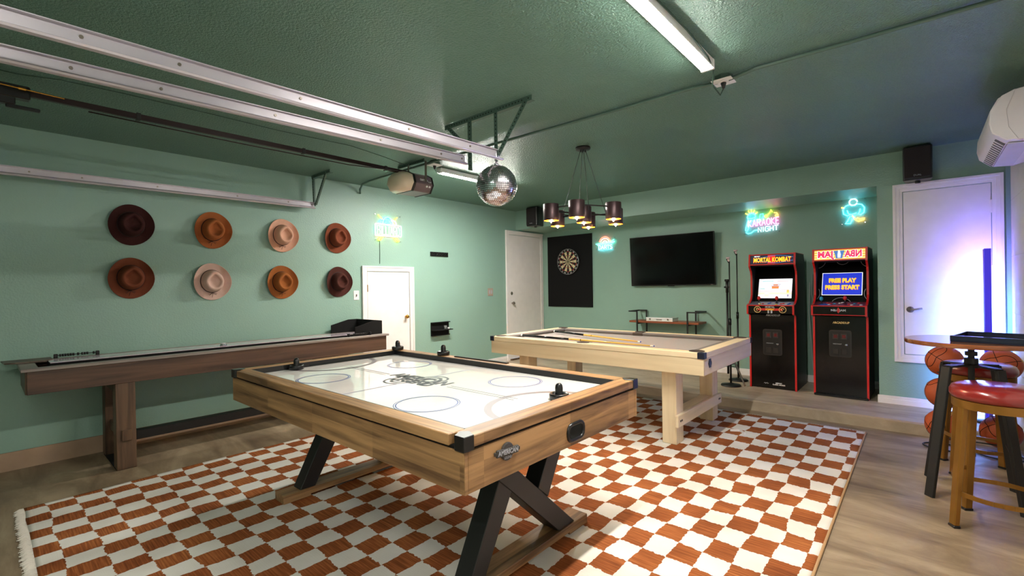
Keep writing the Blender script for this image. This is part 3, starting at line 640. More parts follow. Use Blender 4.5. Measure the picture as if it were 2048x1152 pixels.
op = thing('garage_door_opener', 'ceiling-hung garage door opener with long dark rail and cream lens', 'door opener', (-3.93, 2.9, ZC)); m_ = Vector((-3.93, 2.9, ZC))
angle_iron(op, L3(-4.18, 2.94, 2.635), L3(-3.73, 2.94, 2.635), .03)
G().bar(L3(-3.98, 2.93, 2.63), L3(-3.98, 2.93, 2.515), .025, .003).build('strap', 'nickel', op); G().bar(L3(-3.735, 2.96, 2.63), L3(-3.735, 2.96, 2.42), .025, .003, side=(0, 1, 0)).build('strap', 'nickel', op)
mat('opener_grey', (112, 96, 98), .4, .2); mat('lens_cream', (222, 204, 178), .35)
prof = [(-4.105, 2.40), (-4.08, 2.48), (-4.0, 2.52), (-3.86, 2.52), (-3.775, 2.48), (-3.75, 2.40), (-3.80, 2.325), (-4.05, 2.325)]
P2 = [(a+3.93, b-ZC) for a, b in prof]
G().prism(P2, 'y', -.05, .16, .006).build('motor_case', 'opener_grey', op)
G().prism([(a*1.03, -.227+(b+.227)*1.05) for a, b in P2], 'y', -.075, -.045, .004).build('bezel', 'black_plastic', op); G().prism([(a*1.03, -.227+(b+.227)*1.05) for a, b in P2], 'y', .155, .175, .004).build('bezel', 'black_plastic', op)
ln = G()
rings_ = [(-.075, 1.), (-.12, .97), (-.16, .86), (-.185, .66), (-.195, .35)]
vs_, fs = [], []; n = len(P2)
for (yy, k) in rings_:
    for (a, b) in P2: vs_.append((a*k, yy, -.227+(b+.227)*k))
for r_ in range(len(rings_)-1):
    for i in range(n): fs.append((r_*n+i, r_*n+(i+1) % n, (r_+1)*n+(i+1) % n, (r_+1)*n+i))
fs.append([4*n+i for i in range(n)]); ln.quads(vs_, fs).build('light_lens', 'lens_cream', op, True)
text('case_lettering', 'CRAFTSMAN', .03, 'white_print', op, (.179, .05, -.215), (R(78), 0, R(90)), width=.1); text('case_lettering', '1/2 HP', .022, 'white_print', op, (.176, .125, -.225), (R(78), 0, R(90)), width=.035)
for yy in (.09, .125): G().cyl((.165, yy, -.27), (.175, yy, -.272), .01, seg=12).build('socket', 'white_plastic', op)
rl_ = G().box(-.014, .014, -3.2, -.02, -.15, -.115, .002).build('rail', 'rail_brown', op, loc=(.03, 0, 0))
ch = G(); 
ch.tube([(.055, -2.45, -.172), (.055, -1.6, -.18), (.055, -.7, -.175), (.055, -.06, -.13)], .0045, 6); tag(ch.build('chain', 'rail_brown', op, True))
for yy in (-2.2, -1.1, -.3): G().box(-.02, .02, yy-.012, yy+.012, -.155, -.11, .002).build('rail_clip', 'black_metal', op, loc=(.03, 0, 0))
tr = G().box(-.03, .03, -2.95, -2.70, -.175, -.1, .006).box(-.022, .022, -2.85, -2.76, -.215, -.17, .005).box(-.012, .012, -2.80, -2.66, -.232, -.212, .004).build('trolley', 'black_plastic', op, loc=(.03, 0, 0))
G().cyl((.062, -2.86, -.125), (.062, -2.56, -.135), .004, seg=8).cyl((.062, -2.75, -.129), (.062, -2.72, -.13), .009, seg=8).build('turnbuckle', 'brass', tr)

# ------------------------------------------------------------------ mirror ball
mb = thing('mirror_ball', 'silver mirror ball hanging from the track end', 'disco ball', (-2.288, 2.45, 2.078))
RB = .146
mat('ball_core', (26, 25, 27), .6); mat('mirror_tile', (236, 232, 240), .16, 1.)
G().sph((0, 0, 0), RB-.003, 32, 20).build('core', 'ball_core', mb, True)
vs_, fs = [], []; rows = 34
for r_ in range(1, rows-1):
    a0 = math.pi*r_/rows+.009; a1 = math.pi*(r_+1)/rows-.009; am = (a0+a1)/2; n = max(6, int(2*math.pi*RB*math.sin(am)/(math.pi*RB/rows)))
    for i in range(n):
        b0 = 2*math.pi*(i+.09)/n; b1_ = 2*math.pi*(i+.91)/n; bm_ = (b0+b1_)/2
        c = Vector((math.sin(am)*math.cos(bm_), math.sin(am)*math.sin(bm_), math.cos(am)))
        nn = (c+Vector((random.gauss(0, .025), random.gauss(0, .025), random.gauss(0, .025)))).normalized(); k = len(vs_)
        for (aa, bb) in ((a0, b0), (a1, b0), (a1, b1_), (a0, b1_)):
            q = Vector((math.sin(aa)*math.cos(bb), math.sin(aa)*math.sin(bb), math.cos(aa)))*RB; q -= nn*((q-c*RB).dot(nn)); vs_.append(tuple(q))
        fs.append((k, k+1, k+2, k+3))
tag(G().quads(vs_, fs).build('mirror_tiles', 'mirror_tile', mb), kind='stuff')
G().lathe([(0, RB-.004), (.018, RB-.004), (.018, RB+.012), (.006, RB+.02), (.006, RB+.03), (0, RB+.03)], 14).tube(circ(0, RB+.04, .012, 12), .002, 6, True, Matrix.Rotation(R(90), 4, 'X')).build('hanger_cap', 'chrome', mb, True)
G().tube([(0, 0, RB+.05), (0, .0, RB+.09)], .0025, 6).build('hook_wire', 'chrome', mb)

# ------------------------------------------------------------------ chandelier
mat('bronze', (70, 52, 54), .38, .55, .04, 10); mat('gilt_inside', (240, 132, 24), .35, .6)
emit('bulb_glow', (1., .66, .28), BULB, True)
CX, CY, CZB = -2.382, 3.745, 1.942
chd = thing('chandelier', 'bronze cluster chandelier of seven drum shades over the tables', 'chandelier', (CX, CY, ZC)); zb = CZB-ZC
G().lathe([(0, 0), (.068, 0), (.07, -.012), (.066, -.022), (0, -.026)], 24).build('canopy', 'black_metal', chd, True)
offs = [(0, 0), (.31, 0.0), (.15, .33), (-.16, .335), (-.318, .02), (-.13, -.34), (.135, -.325)]
zr = zb+.115
for k, (a, b) in enumerate(offs):
    sh = G().lathe([(.066, 0), (.0695, 0), (.0705, .004), (.0705, .146), (.068, .15), (.016, .15), (.016, .148), (.0665, .147), (.066, .004)], 28, Matrix.Translation((a, b, zb)), closed=True).build('shade', 'bronze', chd, 'auto')
    G().lathe([(.0655, .002), (.0655, .146), (.0, .146)], 28, Matrix.Translation((a, b, zb))).build('shade_lining', 'gilt_inside', sh, True)
    G().lathe([(0, -.02), (.004, -.016), (.009, -.002), (.012, .015), (.011, .035), (.007, .055), (0, .055)], 12, Matrix.Translation((a, b, zb))).build('bulb', 'bulb_glow', sh, True)
    G().cyl((a, b, zb+.05), (a, b, zb+.149), .012, seg=10).build('socket', 'black_metal', sh)
g_ = [offs[i] for i in (1, 2, 3, 4, 5, 6)]
for i in range(6):
    a, b = g_[i], g_[(i+1) % 6]; G().cyl((*a, zr), (*b, zr), .006, seg=8).build('ring_rod', 'black_metal', chd)
    a = g_[i]; G().bar((0, 0, zr-.03), (*a, zr-.03), .008, .014).build('arm', 'black_metal', chd)
for (a, b) in ((.19, .19), (-.19, .17), (-.19, -.17), (.19, -.19)):
    k = .032/.26; G().cyl((a*k*.7, b*k*.7, -.024), (a*.78, b*.78, zr-.025), .0026, seg=6).build('suspension_cable', 'black_metal', chd)
    G().cyl((a*k*.7, b*k*.7, -.02), (a*k*.7, b*k*.7, -.045), .006, seg=8).build('cable_grip', 'black_metal', chd)

# ------------------------------------------------------------------ cowboy hats on the left wall
def hat_meshes():
    ns = 40
    def ring_pts(f): return [f(2*math.pi*i/ns) for i in range(ns)]
    # brim: local x right, y up, z out of the wall
    def brim_r(k, a, top):
        ex, ey = .092+(.163-.092)*k, .106+(.181-.106)*k
        x, y = ex*math.cos(a), ey*math.sin(a)
        if math.sin(a) > 0: x *= 1-.05*k*math.sin(a)
        z = .012+.045*k**2*abs(math.cos(a))**2.2-.006*k*math.sin(a)**2
        return (x, y, z+(.0035 if top else 0))
    g = G(); vs_, fs = [], []; ks = [0, .2, .4, .6, .8, .95, 1.]
    lay = [(k, True) for k in ks]+[(k, False) for k in ks[::-1]]
    for (k, t) in lay: vs_ += ring_pts(lambda a: brim_r(k, a, t))
    n = len(lay)
    for r_ in range(n):
        q = (r_+1) % n
        for i in range(ns): fs.append((r_*ns+i, r_*ns+(i+1) % ns, q*ns+(i+1) % ns, q*ns+i))
    brim = g.quads(vs_, fs).mesh('brim')
    prof = [(1., .012), (.98, .045), (.92, .085), (.84, .112), (.76, .124), (.68, .127)]
    vs_, fs = [], []
    def crown(k, z, a):
        ex, ey = .095*k, .109*k
        y = ey*math.sin(a)+.004; x = ex*math.cos(a)
        pin = max(0, math.sin(a))**2*max(0, z-.045)/.08
        return (x*(1-.38*pin), y, z-.012*pin*0)
    for (k, z) in prof: vs_ += ring_pts(lambda a: crown(k, z, a))
    m = len(prof)
    for (k, z) in ((.60, .123), (.54, .108), (.46, .096), (.25, .09)):   # teardrop crease
        vs_ += [(.095*k*math.cos(2*math.pi*i/ns)*(1-.6*max(0, math.sin(2*math.pi*i/ns))**1.2), .112*k*math.sin(2*math.pi*i/ns)+.004, z) for i in range(ns)]; m += 1
    for r_ in range(m-1):
        for i in range(ns): fs.append((r_*ns+i, r_*ns+(i+1) % ns, (r_+1)*ns+(i+1) % ns, (r_+1)*ns+i))
    vs_.append((0, .0, .089)); fs += [((m-1)*ns+i, (m-1)*ns+(i+1) % ns, len(vs_)-1) for i in range(ns)]
    cr = G().quads(vs_, fs).mesh('crown')
    band = G().tube([(0.0965*math.cos(2*math.pi*i/32), .1105*math.sin(2*math.pi*i/32)+.004, .021) for i in range(32)], .0035, 6, True).mesh('band')
    bow = G().tube([(0, -.108, .024), (-.02, -.122, .025), (-.035, -.119, .024), (-.03, -.135, .024), (-.008, -.115, .025), (.02, -.119, .025), (.036, -.115, .024), (.03, -.131, .024), (.004, -.112, .025), (-.004, -.137, .024), (-.006, -.155, .024)], .0018, 5).mesh('bow')
    for me in (brim, cr, band, bow):
        for p in me.polygons: p.use_smooth = True
    return brim, cr, band, bow
HM = hat_meshes()
mat('band_dark', (36, 20, 16), .7)
def hat(y, z, rgb, label, bowed, sc_=1., tilt=0.):
    t = thing('cowboy_hat', label, 'hat', (XL+.0, y, z), (R(90), R(tilt), R(90)), group='cowboy hats on the wall')
    m = mat('felt_%d_%d_%d' % rgb, rgb, .9, 0, .07, 14, .12, 140, spec=.12)
    for (me, nm) in zip(HM, ('brim', 'crown', 'band', 'bow')):
        if nm == 'bow' and not bowed: continue
        c = me.copy(); c.materials.clear(); c.materials.append(m if nm in ('brim', 'crown') else W['band_dark']); link(nm, c, t, True)
    t.scale = (sc_, sc_, 1)
hat(.877, 1.950, (62, 34, 32), 'very dark brown cowboy hat, leftmost of the top row', False, tilt=4)
hat(1.508, 1.953, (158, 92, 52), 'caramel cowboy hat with dark bow in the top row', True, tilt=4)
hat(2.175, 1.950, (214, 166, 142), 'pale pink cowboy hat in the top row', True, tilt=2)
hat(2.805, 1.966, (122, 66, 46), 'reddish brown cowboy hat, rightmost of the top row', False, tilt=5)
hat(.870, 1.479, (116, 64, 44), 'warm brown cowboy hat, leftmost of the bottom row', True, tilt=3)
hat(1.494, 1.447, (206, 174, 160), 'pale pinkish cowboy hat in the bottom row', True, tilt=-2)
hat(2.160, 1.440, (154, 92, 48), 'caramel cowboy hat in the bottom row', True, tilt=-1)
hat(2.817, 1.443, (74, 42, 36), 'dark brown cowboy hat, rightmost of the bottom row', False, tilt=3)

# ------------------------------------------------------------------ small wall fittings on the left wall
sw = thing('light_switch', 'white light switch plate between the dark hat and hatch door', 'switch', (XL, 3.058, 1.275), LW)
G().box(-.037, .037, -.058, .058, 0, .006, .003).build('plate', 'white_plastic', sw); G().box(-.006, .006, -.014, .014, .005, .016, .002).build('toggle', 'nickel', sw)
ot = thing('wall_switch', 'grey metal switch plate left of the tall white door', 'switch', (XL, 5.443, 1.272), LW)
G().box(-.062, .062, -.063, .063, 0, .006, .003).build('plate', mat('plate_tan', (176, 158, 142), .4, .3).name, ot)
for u in (-.024, .024): G().box(u-.014, u+.014, -.03, .03, .005, .01, .002).build('rocker', 'silver_print', ot)
cr1 = thing('cue_rack', 'small black cue holder strip high on the green wall', 'cue rack', (XL, 4.385, 1.838), LW)
G().box(-.163, .163, -.031, .031, 0, .018, .003).build('back_plate', 'black_matte', cr1)
for i in range(6): G().tube(circ(-.125+i*.05, 0, .017, 12, 200, 520, .03), .004, 6).box(-.125+i*.05-.004, -.125+i*.05+.004, -.02, -.012, .01, .03).build('clip', 'black_plastic', cr1, True)
cr2 = thing('cue_rack', 'black cue rack base with small shelf low on the green wall', 'cue rack', (XL, 4.375, .76), LW)
G().box(-.166, .166, -.095, .1, 0, .016, .003).build('back_plate', 'black_matte', cr2)
G().box(-.166, .166, -.018, -.006, .016, .11, .002).build('shelf', 'black_matte', cr2); G().box(-.166, .166, .088, .1, .016, .05, .002).build('upper_lip', 'black_matte', cr2); G().box(-.166, .166, -.095, -.083, .016, .04, .002).build('lower_lip', 'black_matte', cr2)
def glass_mat():
    m, nt, N, L, P = nodes('clear_glass'); P.inputs['Base Color'].default_value = (.92, .95, .96, 1); P.inputs['Roughness'].default_value = .05; P.inputs['Transmission Weight'].default_value = .85; P.inputs['IOR'].default_value = 1.3; MATS['clear_glass'] = m
glass_mat()
for (u, r_, h_, lb_) in ((.06, .022, .05, 'small clear shot glass on the cue rack shelf'), (.12, .016, .022, 'little white chalk cube on the cue rack shelf')):
    t = thing('shot_glass' if h_ > .03 else 'chalk_cube', lb_, 'glass' if h_ > .03 else 'chalk', (XL+.06, 4.375+u, .7545))
    if h_ > .03: G().lathe([(0, 0), (r_*.8, 0), (r_, h_), (r_*.9, h_), (r_*.7, .008), (0, .008)], 18).build('cup', 'clear_glass', t, True)
    else: G().box(-r_*.7, r_*.7, -r_*.7, r_*.7, 0, h_, .002).build('cube', 'white_print', t)

# ------------------------------------------------------------------ neon signs
LET = {
 'B': [[(0, 0), (0, 1), (.45, 1), (.6, .88), (.6, .65), (.45, .53), (0, .53)], [(.45, .53), (.65, .4), (.65, .13), (.48, 0), (0, 0)]],
 'I': [[(.12, 0), (.12, 1)]], 'L': [[(0, 1), (0, 0), (.5, 0)]], 'A': [[(0, 0), (.32, 1), (.64, 0)], [(.12, .35), (.52, .35)]],
 'R': [[(0, 0), (0, 1), (.45, 1), (.6, .88), (.6, .62), (.45, .5), (0, .5)], [(.35, .5), (.62, 0)]], 'D': [[(0, 0), (0, 1), (.4, 1), (.62, .8), (.62, .2), (.4, 0), (0, 0)]],
 'K': [[(0, 0), (0, 1)], [(.55, 1), (.02, .5), (.58, 0)]], 'O': [[(.32+.32*math.cos(R(a)), .5+.5*math.sin(R(a))) for a in range(0, 361, 30)]], 'E': [[(.52, 1), (0, 1), (0, 0), (.52, 0)], [(0, .52), (.42, .52)]],
 'N': [[(0, 0), (0, 1), (.55, 0), (.55, 1)]], 'G': [[(.6, .82), (.45, 1), (.15, 1), (0, .8), (0, .2), (.15, 0), (.45, 0), (.6, .2), (.6, .48), (.35, .48)]], 'H': [[(0, 0), (0, 1)], [(.55, 0), (.55, 1)], [(0, .5), (.55, .5)]],
 'T': [[(0, 1), (.6, 1)], [(.3, 1), (.3, 0)]], 'S': [[(.58, .85), (.42, 1), (.15, 1), (0, .85), (0, .66), (.12, .54), (.46, .46), (.58, .32), (.58, .14), (.42, 0), (.14, 0), (0, .16)]]}
ADV = {'I': .24, 'L': .5, 'A': .64, 'B': .65, 'R': .62, 'D': .62, 'K': .58, 'O': .64, 'E': .52, 'N': .55, 'G': .6, 'H': .55, 'T': .6, 'S': .58}
NC = {'white': (1, 1, 1), 'cyan': (.06, .75, 1.), 'aqua': (.1, 1, .8), 'pink': (1, .18, .62), 'yellow': (1, .85, .05), 'lime': (.75, 1., .04), 'green': (.05, 1, .5), 'orange': (1, .45, .05), 'red': (1, .1, .06), 'ice': (.45, .85, 1.), 'rose': (1, .42, .4)}
NS = {'white': .22, 'ice': .6}
for k, v in NC.items(): emit('neon_'+k, v, NEON*NS.get(k, 1.), True)
def tubes(p, col, lines, r=.0055, z=.022, nm='neon_tube'):
    for l in lines: G().tube([(a, b, z) for a, b in l], r, 7).build(nm, 'neon_'+col, p, True)
def word(p, col, s, x0, y0, wdt, h, r=.004, rise=0., z=.024):
    tot = sum(ADV[c] for c in s)+.22*(len(s)-1); k = wdt/tot; x = 0
    for c in s:
        g = G()
        for st in LET[c]: g.tube([(x0+(x+a)*k, y0+rise*(x+a)/tot+b*h, z) for a, b in st], r, 6)
        g.build('neon_letter', 'neon_'+col, p, True); x += ADV[c]+.22
def acrylic():
    m, nt, N, L, P = nodes('clear_acrylic'); P.inputs['Base Color'].default_value = (.02, .02, .02, 1); P.inputs['Alpha'].default_value = .02; P.inputs['Roughness'].default_value = .1; MATS['clear_acrylic'] = m
acrylic()
def arc(cx, cy, r, a0, a1, n=14, ry=None): return [(p[0], p[1]) for p in circ(cx, cy, r, n, a0, a1, ry=ry)]
def sign_back(p, x0, x1, y0, y1):
    G().box(x0, x1, y0, y1, .012, .016, .001).build('acrylic_backing', 'clear_acrylic', p)
    for (a, b) in ((x0+.02, y0+.02), (x1-.02, y0+.02), (x0+.02, y1-.02), (x1-.02, y1-.02)): G().cyl((a, b, 0), (a, b, .02), .005, seg=10).build('standoff', 'chrome', p)
# billiard
nb = thing('neon_sign', 'BILLIARD neon sign with crossed cues above the hatch door', 'neon sign', (XL, 3.522, 2.11), LW)
sign_back(nb, -.21, .21, -.15, .22)
word(nb, 'white', 'BILLIARD', -.165, -.055, .335, .11, .0033)
tubes(nb, 'ice', [[(-.195, -.07), (-.195, .075)], [(.2, -.065), (.2, .072)]]); tubes(nb, 'rose', [[(-.19, .077), (.195, .074)], [(-.19, -.075), (.195, -.07)]])
tubes(nb, 'aqua', [arc(-.005, .1, .075, -14, 194, 20)]); tubes(nb, 'green', [arc(-.005, .105, .042, 0, 360, 18), arc(-.012, .118, .016, 0, 360, 10), arc(.003, .092, .018, 0, 360, 10)], .0045)
tubes(nb, 'cyan', [arc(-.075, .09, .052, 60, 205, 12)]); tubes(nb, 'rose', [arc(.075, .09, .048, -20, 120, 12)])
tubes(nb, 'yellow', [[(-.15, .195), (-.085, .14)], [(.095, .14), (.14, .185)]], .006); tubes(nb, 'lime', [[(-.075, -.08), (-.125, -.135), (-.15, -.13), (-.15, -.115), (-.105, -.08)], [(.085, -.08), (.135, -.135), (.165, -.13), (.16, -.112), (.115, -.08)]], .0065)
G().tube([(-.122, -.14, .006), (-.122, -.3, .005), (-.125, -.436, .005)], .003, 6).build('cord', 'cord_green', nb)
# darts
nd = thing('neon_sign', 'small DARTS neon sign between the dartboard panel and television', 'neon sign', (-3.935, YB, 2.04), BW)
sign_back(nd, -.19, .19, -.1, .11)
tubes(nd, 'red', [arc(-.005, .01, .105, 12, 168, 18)]); tubes(nd, 'rose', [arc(-.005, .01, .08, 16, 164, 14), arc(-.005, .01, .04, 10, 170, 10)], .004)
tubes(nd, 'aqua', [[(-.175, .005), (.175, .02)], [(-.15, -.012), (.15, .005)], [(.1, .018), (.165, .06)], [(.11, .018), (.175, .03)]], .0055)
word(nd, 'ice', 'DARTS', -.12, -.085, .25, .062, .004); tubes(nd, 'cyan', [[(-.13, -.095), (-.05, -.1), (.13, -.095)]])
# karaoke
nk = thing('neon_sign', 'colourful KARAOKE NIGHT neon sign above the first arcade cabinet', 'neon sign', (-1.585, YB, 2.16), BW)
sign_back(nk, -.23, .22, -.16, .16)
word(nk, 'pink', 'KARAOKE', -.165, -.055, .365, .085, .0045, .012); word(nk, 'ice', 'NIGHT', -.045, -.135, .235, .062, .0042, .012)
tubes(nk, 'cyan', [arc(-.125, .075, .05, 0, 360, 18), arc(-.125, .078, .05, 190, 350, 8, ry=.02), [(-.165, .04), (-.195, -.06), (-.2, -.1), (-.18, -.11), (-.165, -.07), (-.15, .015)], [(-.195, -.125), (-.17, -.145), (-.13, -.135), (-.09, -.105), (-.055, -.105)]], .0058)
tubes(nk, 'yellow', [[(-.125+.06*math.cos(R(a)), .08+.06*math.sin(R(a))), (-.125+.09*math.cos(R(a)), .085+.085*math.sin(R(a)))] for a in (35, 65, 90, 115, 145)], .005)
tubes(nk, 'green', [[(-.03, .03), (-.02, .1), (.015, .105), (.02, .05)], arc(-.038, .028, .012, 0, 360, 10), arc(.012, .047, .012, 0, 360, 10)], .005)
tubes(nk, 'lime', [[(.06, .075), (.095, .11), (.11, .145), (.125, .115)], arc(.05, .07, .014, 0, 360, 10)], .0055); tubes(nk, 'orange', [[(.145, .105), (.175, .1), (.19, .07)], arc(.175, .062, .015, 0, 360, 10)], .0055)
# hockey player outline
nh = thing('neon_sign', 'blue and orange neon player figure sign above the second cabinet', 'neon sign', (-.605, YB, 2.18), BW)
sign_back(nh, -.13, .13, -.16, .16)
tubes(nh, 'ice', [arc(0, .11, .038, 0, 360, 18)], .0065)
tubes(nh, 'cyan', [[(-.035, .085), (-.075, .07), (-.1, .03), (-.095, -.02), (-.06, -.045), (-.03, -.035)], [(.035, .085), (.08, .075), (.105, .035), (.1, -.02), (.07, -.045), (.045, -.035), (.06, -.01), (.065, .025)], [(-.06, .02), (-.05, -.02), (-.02, -.035), (.03, -.02)], [(-.03, -.05), (-.06, -.115), (-.08, -.135), (-.03, -.14), (-.01, -.09), (.01, -.055)], [(-.02, .07), (.02, .07)]], .0062)
tubes(nh, 'orange', [[(-.01, -.05), (.025, -.105), (.05, -.12), (.1, -.105), (.108, -.09), (.06, -.095), (.035, -.08)], [(-.115, .06), (-.09, .05)]], .0062)

# ------------------------------------------------------------------ dart panel, dartboard, television
dp = thing('dart_backboard', 'tall black felt panel behind the dartboard', 'panel', (-4.657, YB-.003, .985), BW)
G().box(-.466, .466, 0, 1.255, 0, .02, .002).build('felt_panel', 'black_matte', dp)
db = thing('dartboard', 'round bristle dartboard with white number ring', 'dartboard', (-4.652, YB-.0235, 1.776), BW)
mat('bristle_cream', (206, 190, 150), .8); mat('bristle_black', (18, 17, 17), .85); mat('bristle_red', (170, 40, 34), .8); mat('bristle_green', (30, 92, 62), .8)
G().lathe([(0, 0), (.228, 0), (.23, .004), (.23, .034), (.226, .038), (0, .038)], 48).build('board', 'bristle_black', db)
K = 1.06; parts_ = {'bristle_cream': G(), 'bristle_red': G(), 'bristle_green': G()}
for i in range(20):
    a0 = 90-9+i*18; a1 = a0+18; od = i % 2
    if od:
        ring(parts_['bristle_cream'], 0, 0, .016*K, .099*K, .0385, a0, a1, 4); ring(parts_['bristle_cream'], 0, 0, .107*K, .162*K, .0385, a0, a1, 4)
    for (r0, r1) in ((.099, .107), (.162, .17)): ring(parts_['bristle_green' if od else 'bristle_red'], 0, 0, r0*K, r1*K, .0387, a0, a1, 4)
ring(parts_['bristle_green'], 0, 0, .0064, .017, .0388, 0, 360, 16); ring(parts_['bristle_red'], 0, 0, 0.0, .0064, .0389, 0, 360, 16)
for nm, gg in parts_.items(): tag(gg.build({'bristle_cream': 'cream_segments', 'bristle_red': 'red_segments', 'bristle_green': 'green_segments'}[nm], nm, db), kind='stuff')
G().tube(circ(0, 0, .222, 48, z=.041), .0035, 6, True).build('number_ring', 'chrome', db, True)
for i, nnum in enumerate((20, 1, 18, 4, 13, 6, 10, 15, 2, 17, 3, 19, 7, 16, 8, 11, 14, 9, 12, 5)):
    a = R(90-18*i); text('number', str(nnum), .034, 'white_print', db, (.2*math.cos(a), .2*math.sin(a), .04), (0, 0, a-R(90)))
tv = thing('television', 'large black flat television tilted slightly down on the alcove wall', 'television', (-2.805, YB-.005, 1.71), BW)
G().box(-.2, .2, -.15, .15, 0, .05, .004).build('wall_mount', 'black_metal', tv)
T_ = Matrix.Translation((0, 0, .085)) @ Matrix.Rotation(R(3.5), 4, 'X')
G().box(-.637, .637, -.377, .377, -.03, .012, .004, T_).build('cabinet', 'black_plastic', tv)
G().box(-.629, .629, -.362, .369, .0118, .0125, 0, T_).build('screen', 'screen_black', tv)
lgo = G().box(-.05, .05, -.386, -.376, -.01, .012, .002, T_).build('sensor_lip', 'black_plastic', tv); text('maker_mark', 'VIZIO', .014, 'silver_print', tv, tuple(T_ @ Vector((.59, -.369, .0128))), (R(3.5), 0, 0), depth=.0003)

# ------------------------------------------------------------------ console shelf with a boxed game
cs = thing('console_shelf', 'wooden console with black square-tube frames under the television', 'console', (-2.82, 6.65, ZP))
X0, X1, Y0_, Y1_ = -.53, .51, -.16, .15; zs = .815-ZP
G().box(X0, X1, Y0_, Y1_, zs-.028, zs, .003).build('board', 'shelf_x', cs)
def rectbar(pts, nm='frame'):
    g = G()
    for a, b in zip(pts[:-1], pts[1:]): g.bar(a, b, .018, .018, side=(1, 0, 0) if abs(a[0]-b[0]) < .01 else (0, 1, 0))
    return g.build(nm, 'black_metal', cs)
zt = .965-ZP
for (xp, xe) in ((-.395, X0+.01), (.36, X1-.01)):
    rectbar([(xp, Y0_-.012, 0), (xp, Y0_-.012, zt)], 'post'); rectbar([(xp, Y1_, 0), (xp, Y1_, zt)], 'post')
    rectbar([(xp, Y0_-.012, zt-.009), (xe, Y0_-.012, zt-.009)], 'top_rail'); rectbar([(xe, Y0_-.02, zt-.009), (xe, Y1_+.009, zt-.009)], 'top_rail'); rectbar([(xe, Y1_, zt-.009), (xp, Y1_, zt-.009)], 'top_rail')
    rectbar([(xp, Y0_, zs-.04), (xp, Y1_, zs-.04)], 'under_rail'); rectbar([(xp, Y0_, .02), (xp, Y1_, .02)], 'foot_rail')
mat('box_white', (226, 228, 222), .5, 0, .03, 20); mat('box_mint', (186, 214, 204), .5)
gb = thing('game_box', 'white lidded game box on the wooden console', 'box', (-2.88, 6.60, .8155))
G().box(-.2, .2, -.1, .1, 0, .032, .003).build('base', 'box_white', gb); G().box(-.203, .203, -.103, .103, .033, .055, .003).build('lid', 'box_mint', gb)
G().box(-.2, .2, -.1035, -.101, .034, .054).build('lid_edge', 'white_print', gb)
for u in (-.14, .13): G().box(u-.012, u+.012, -.107, -.1, .018, .042, .002).build('latch', 'nickel', gb)
G().tube([(-.04, -.104, .03), (-.035, -.116, .028), (.035, -.116, .028), (.04, -.104, .03)], .004, 6).build('handle', 'nickel', gb)

# ------------------------------------------------------------------ arcade cabinets
def squiggle(p, z): return G().tube([(-.075, z, 0), (-.065, z+.008, 0), (-.055, z, 0), (-.062, z-.007, 0), (-.05, z+.002, 0), (-.04, z+.01, 0), (-.036, z-.006, 0), (-.026, z+.003, 0)], .002, 5)
mat('cab_side', (26, 30, 36), .45, 0, .5, 6); mat('deck_grey', (96, 104, 122), .4, 0, .3, 18); mat('deck_maroon', (110, 40, 56), .4, 0, .4, 14); mat('btn_red', (196, 34, 30), .25); mat('btn_blue', (36, 84, 180), .25); mat('btn_yellow', (230, 190, 40), .25); mat('btn_white', (222, 222, 226), .25); mat('btn_teal', (40, 150, 190), .25)
emit('marq_navy', (20, 24, 48), 0.095); emit('marq_yellow', (250, 210, 40), 0.170); emit('marq_red', (214, 30, 30), 0.151); emit('marq_orange', (246, 170, 60), 0.170); emit('marq_cream', (250, 226, 150), 0.170); emit('marq_pink', (216, 40, 96), 0.151); emit('marq_white', (235, 238, 245), 0.170); emit('marq_blue', (70, 120, 190), 0.132)
emit('scr_white', (240, 240, 250), 0.194); emit('scr_blue', (24, 48, 190), 0.170); emit('scr_yellow', (255, 200, 60), 0.158); emit('scr_orange', (240, 130, 70), 0.158); emit('scr_pink', (236, 160, 160), 0.158); emit('scr_teal', (80, 190, 190), 0.146); emit('scr_sand', (236, 214, 196), 0.170); emit('scr_grey', (150, 150, 176), 0.146)
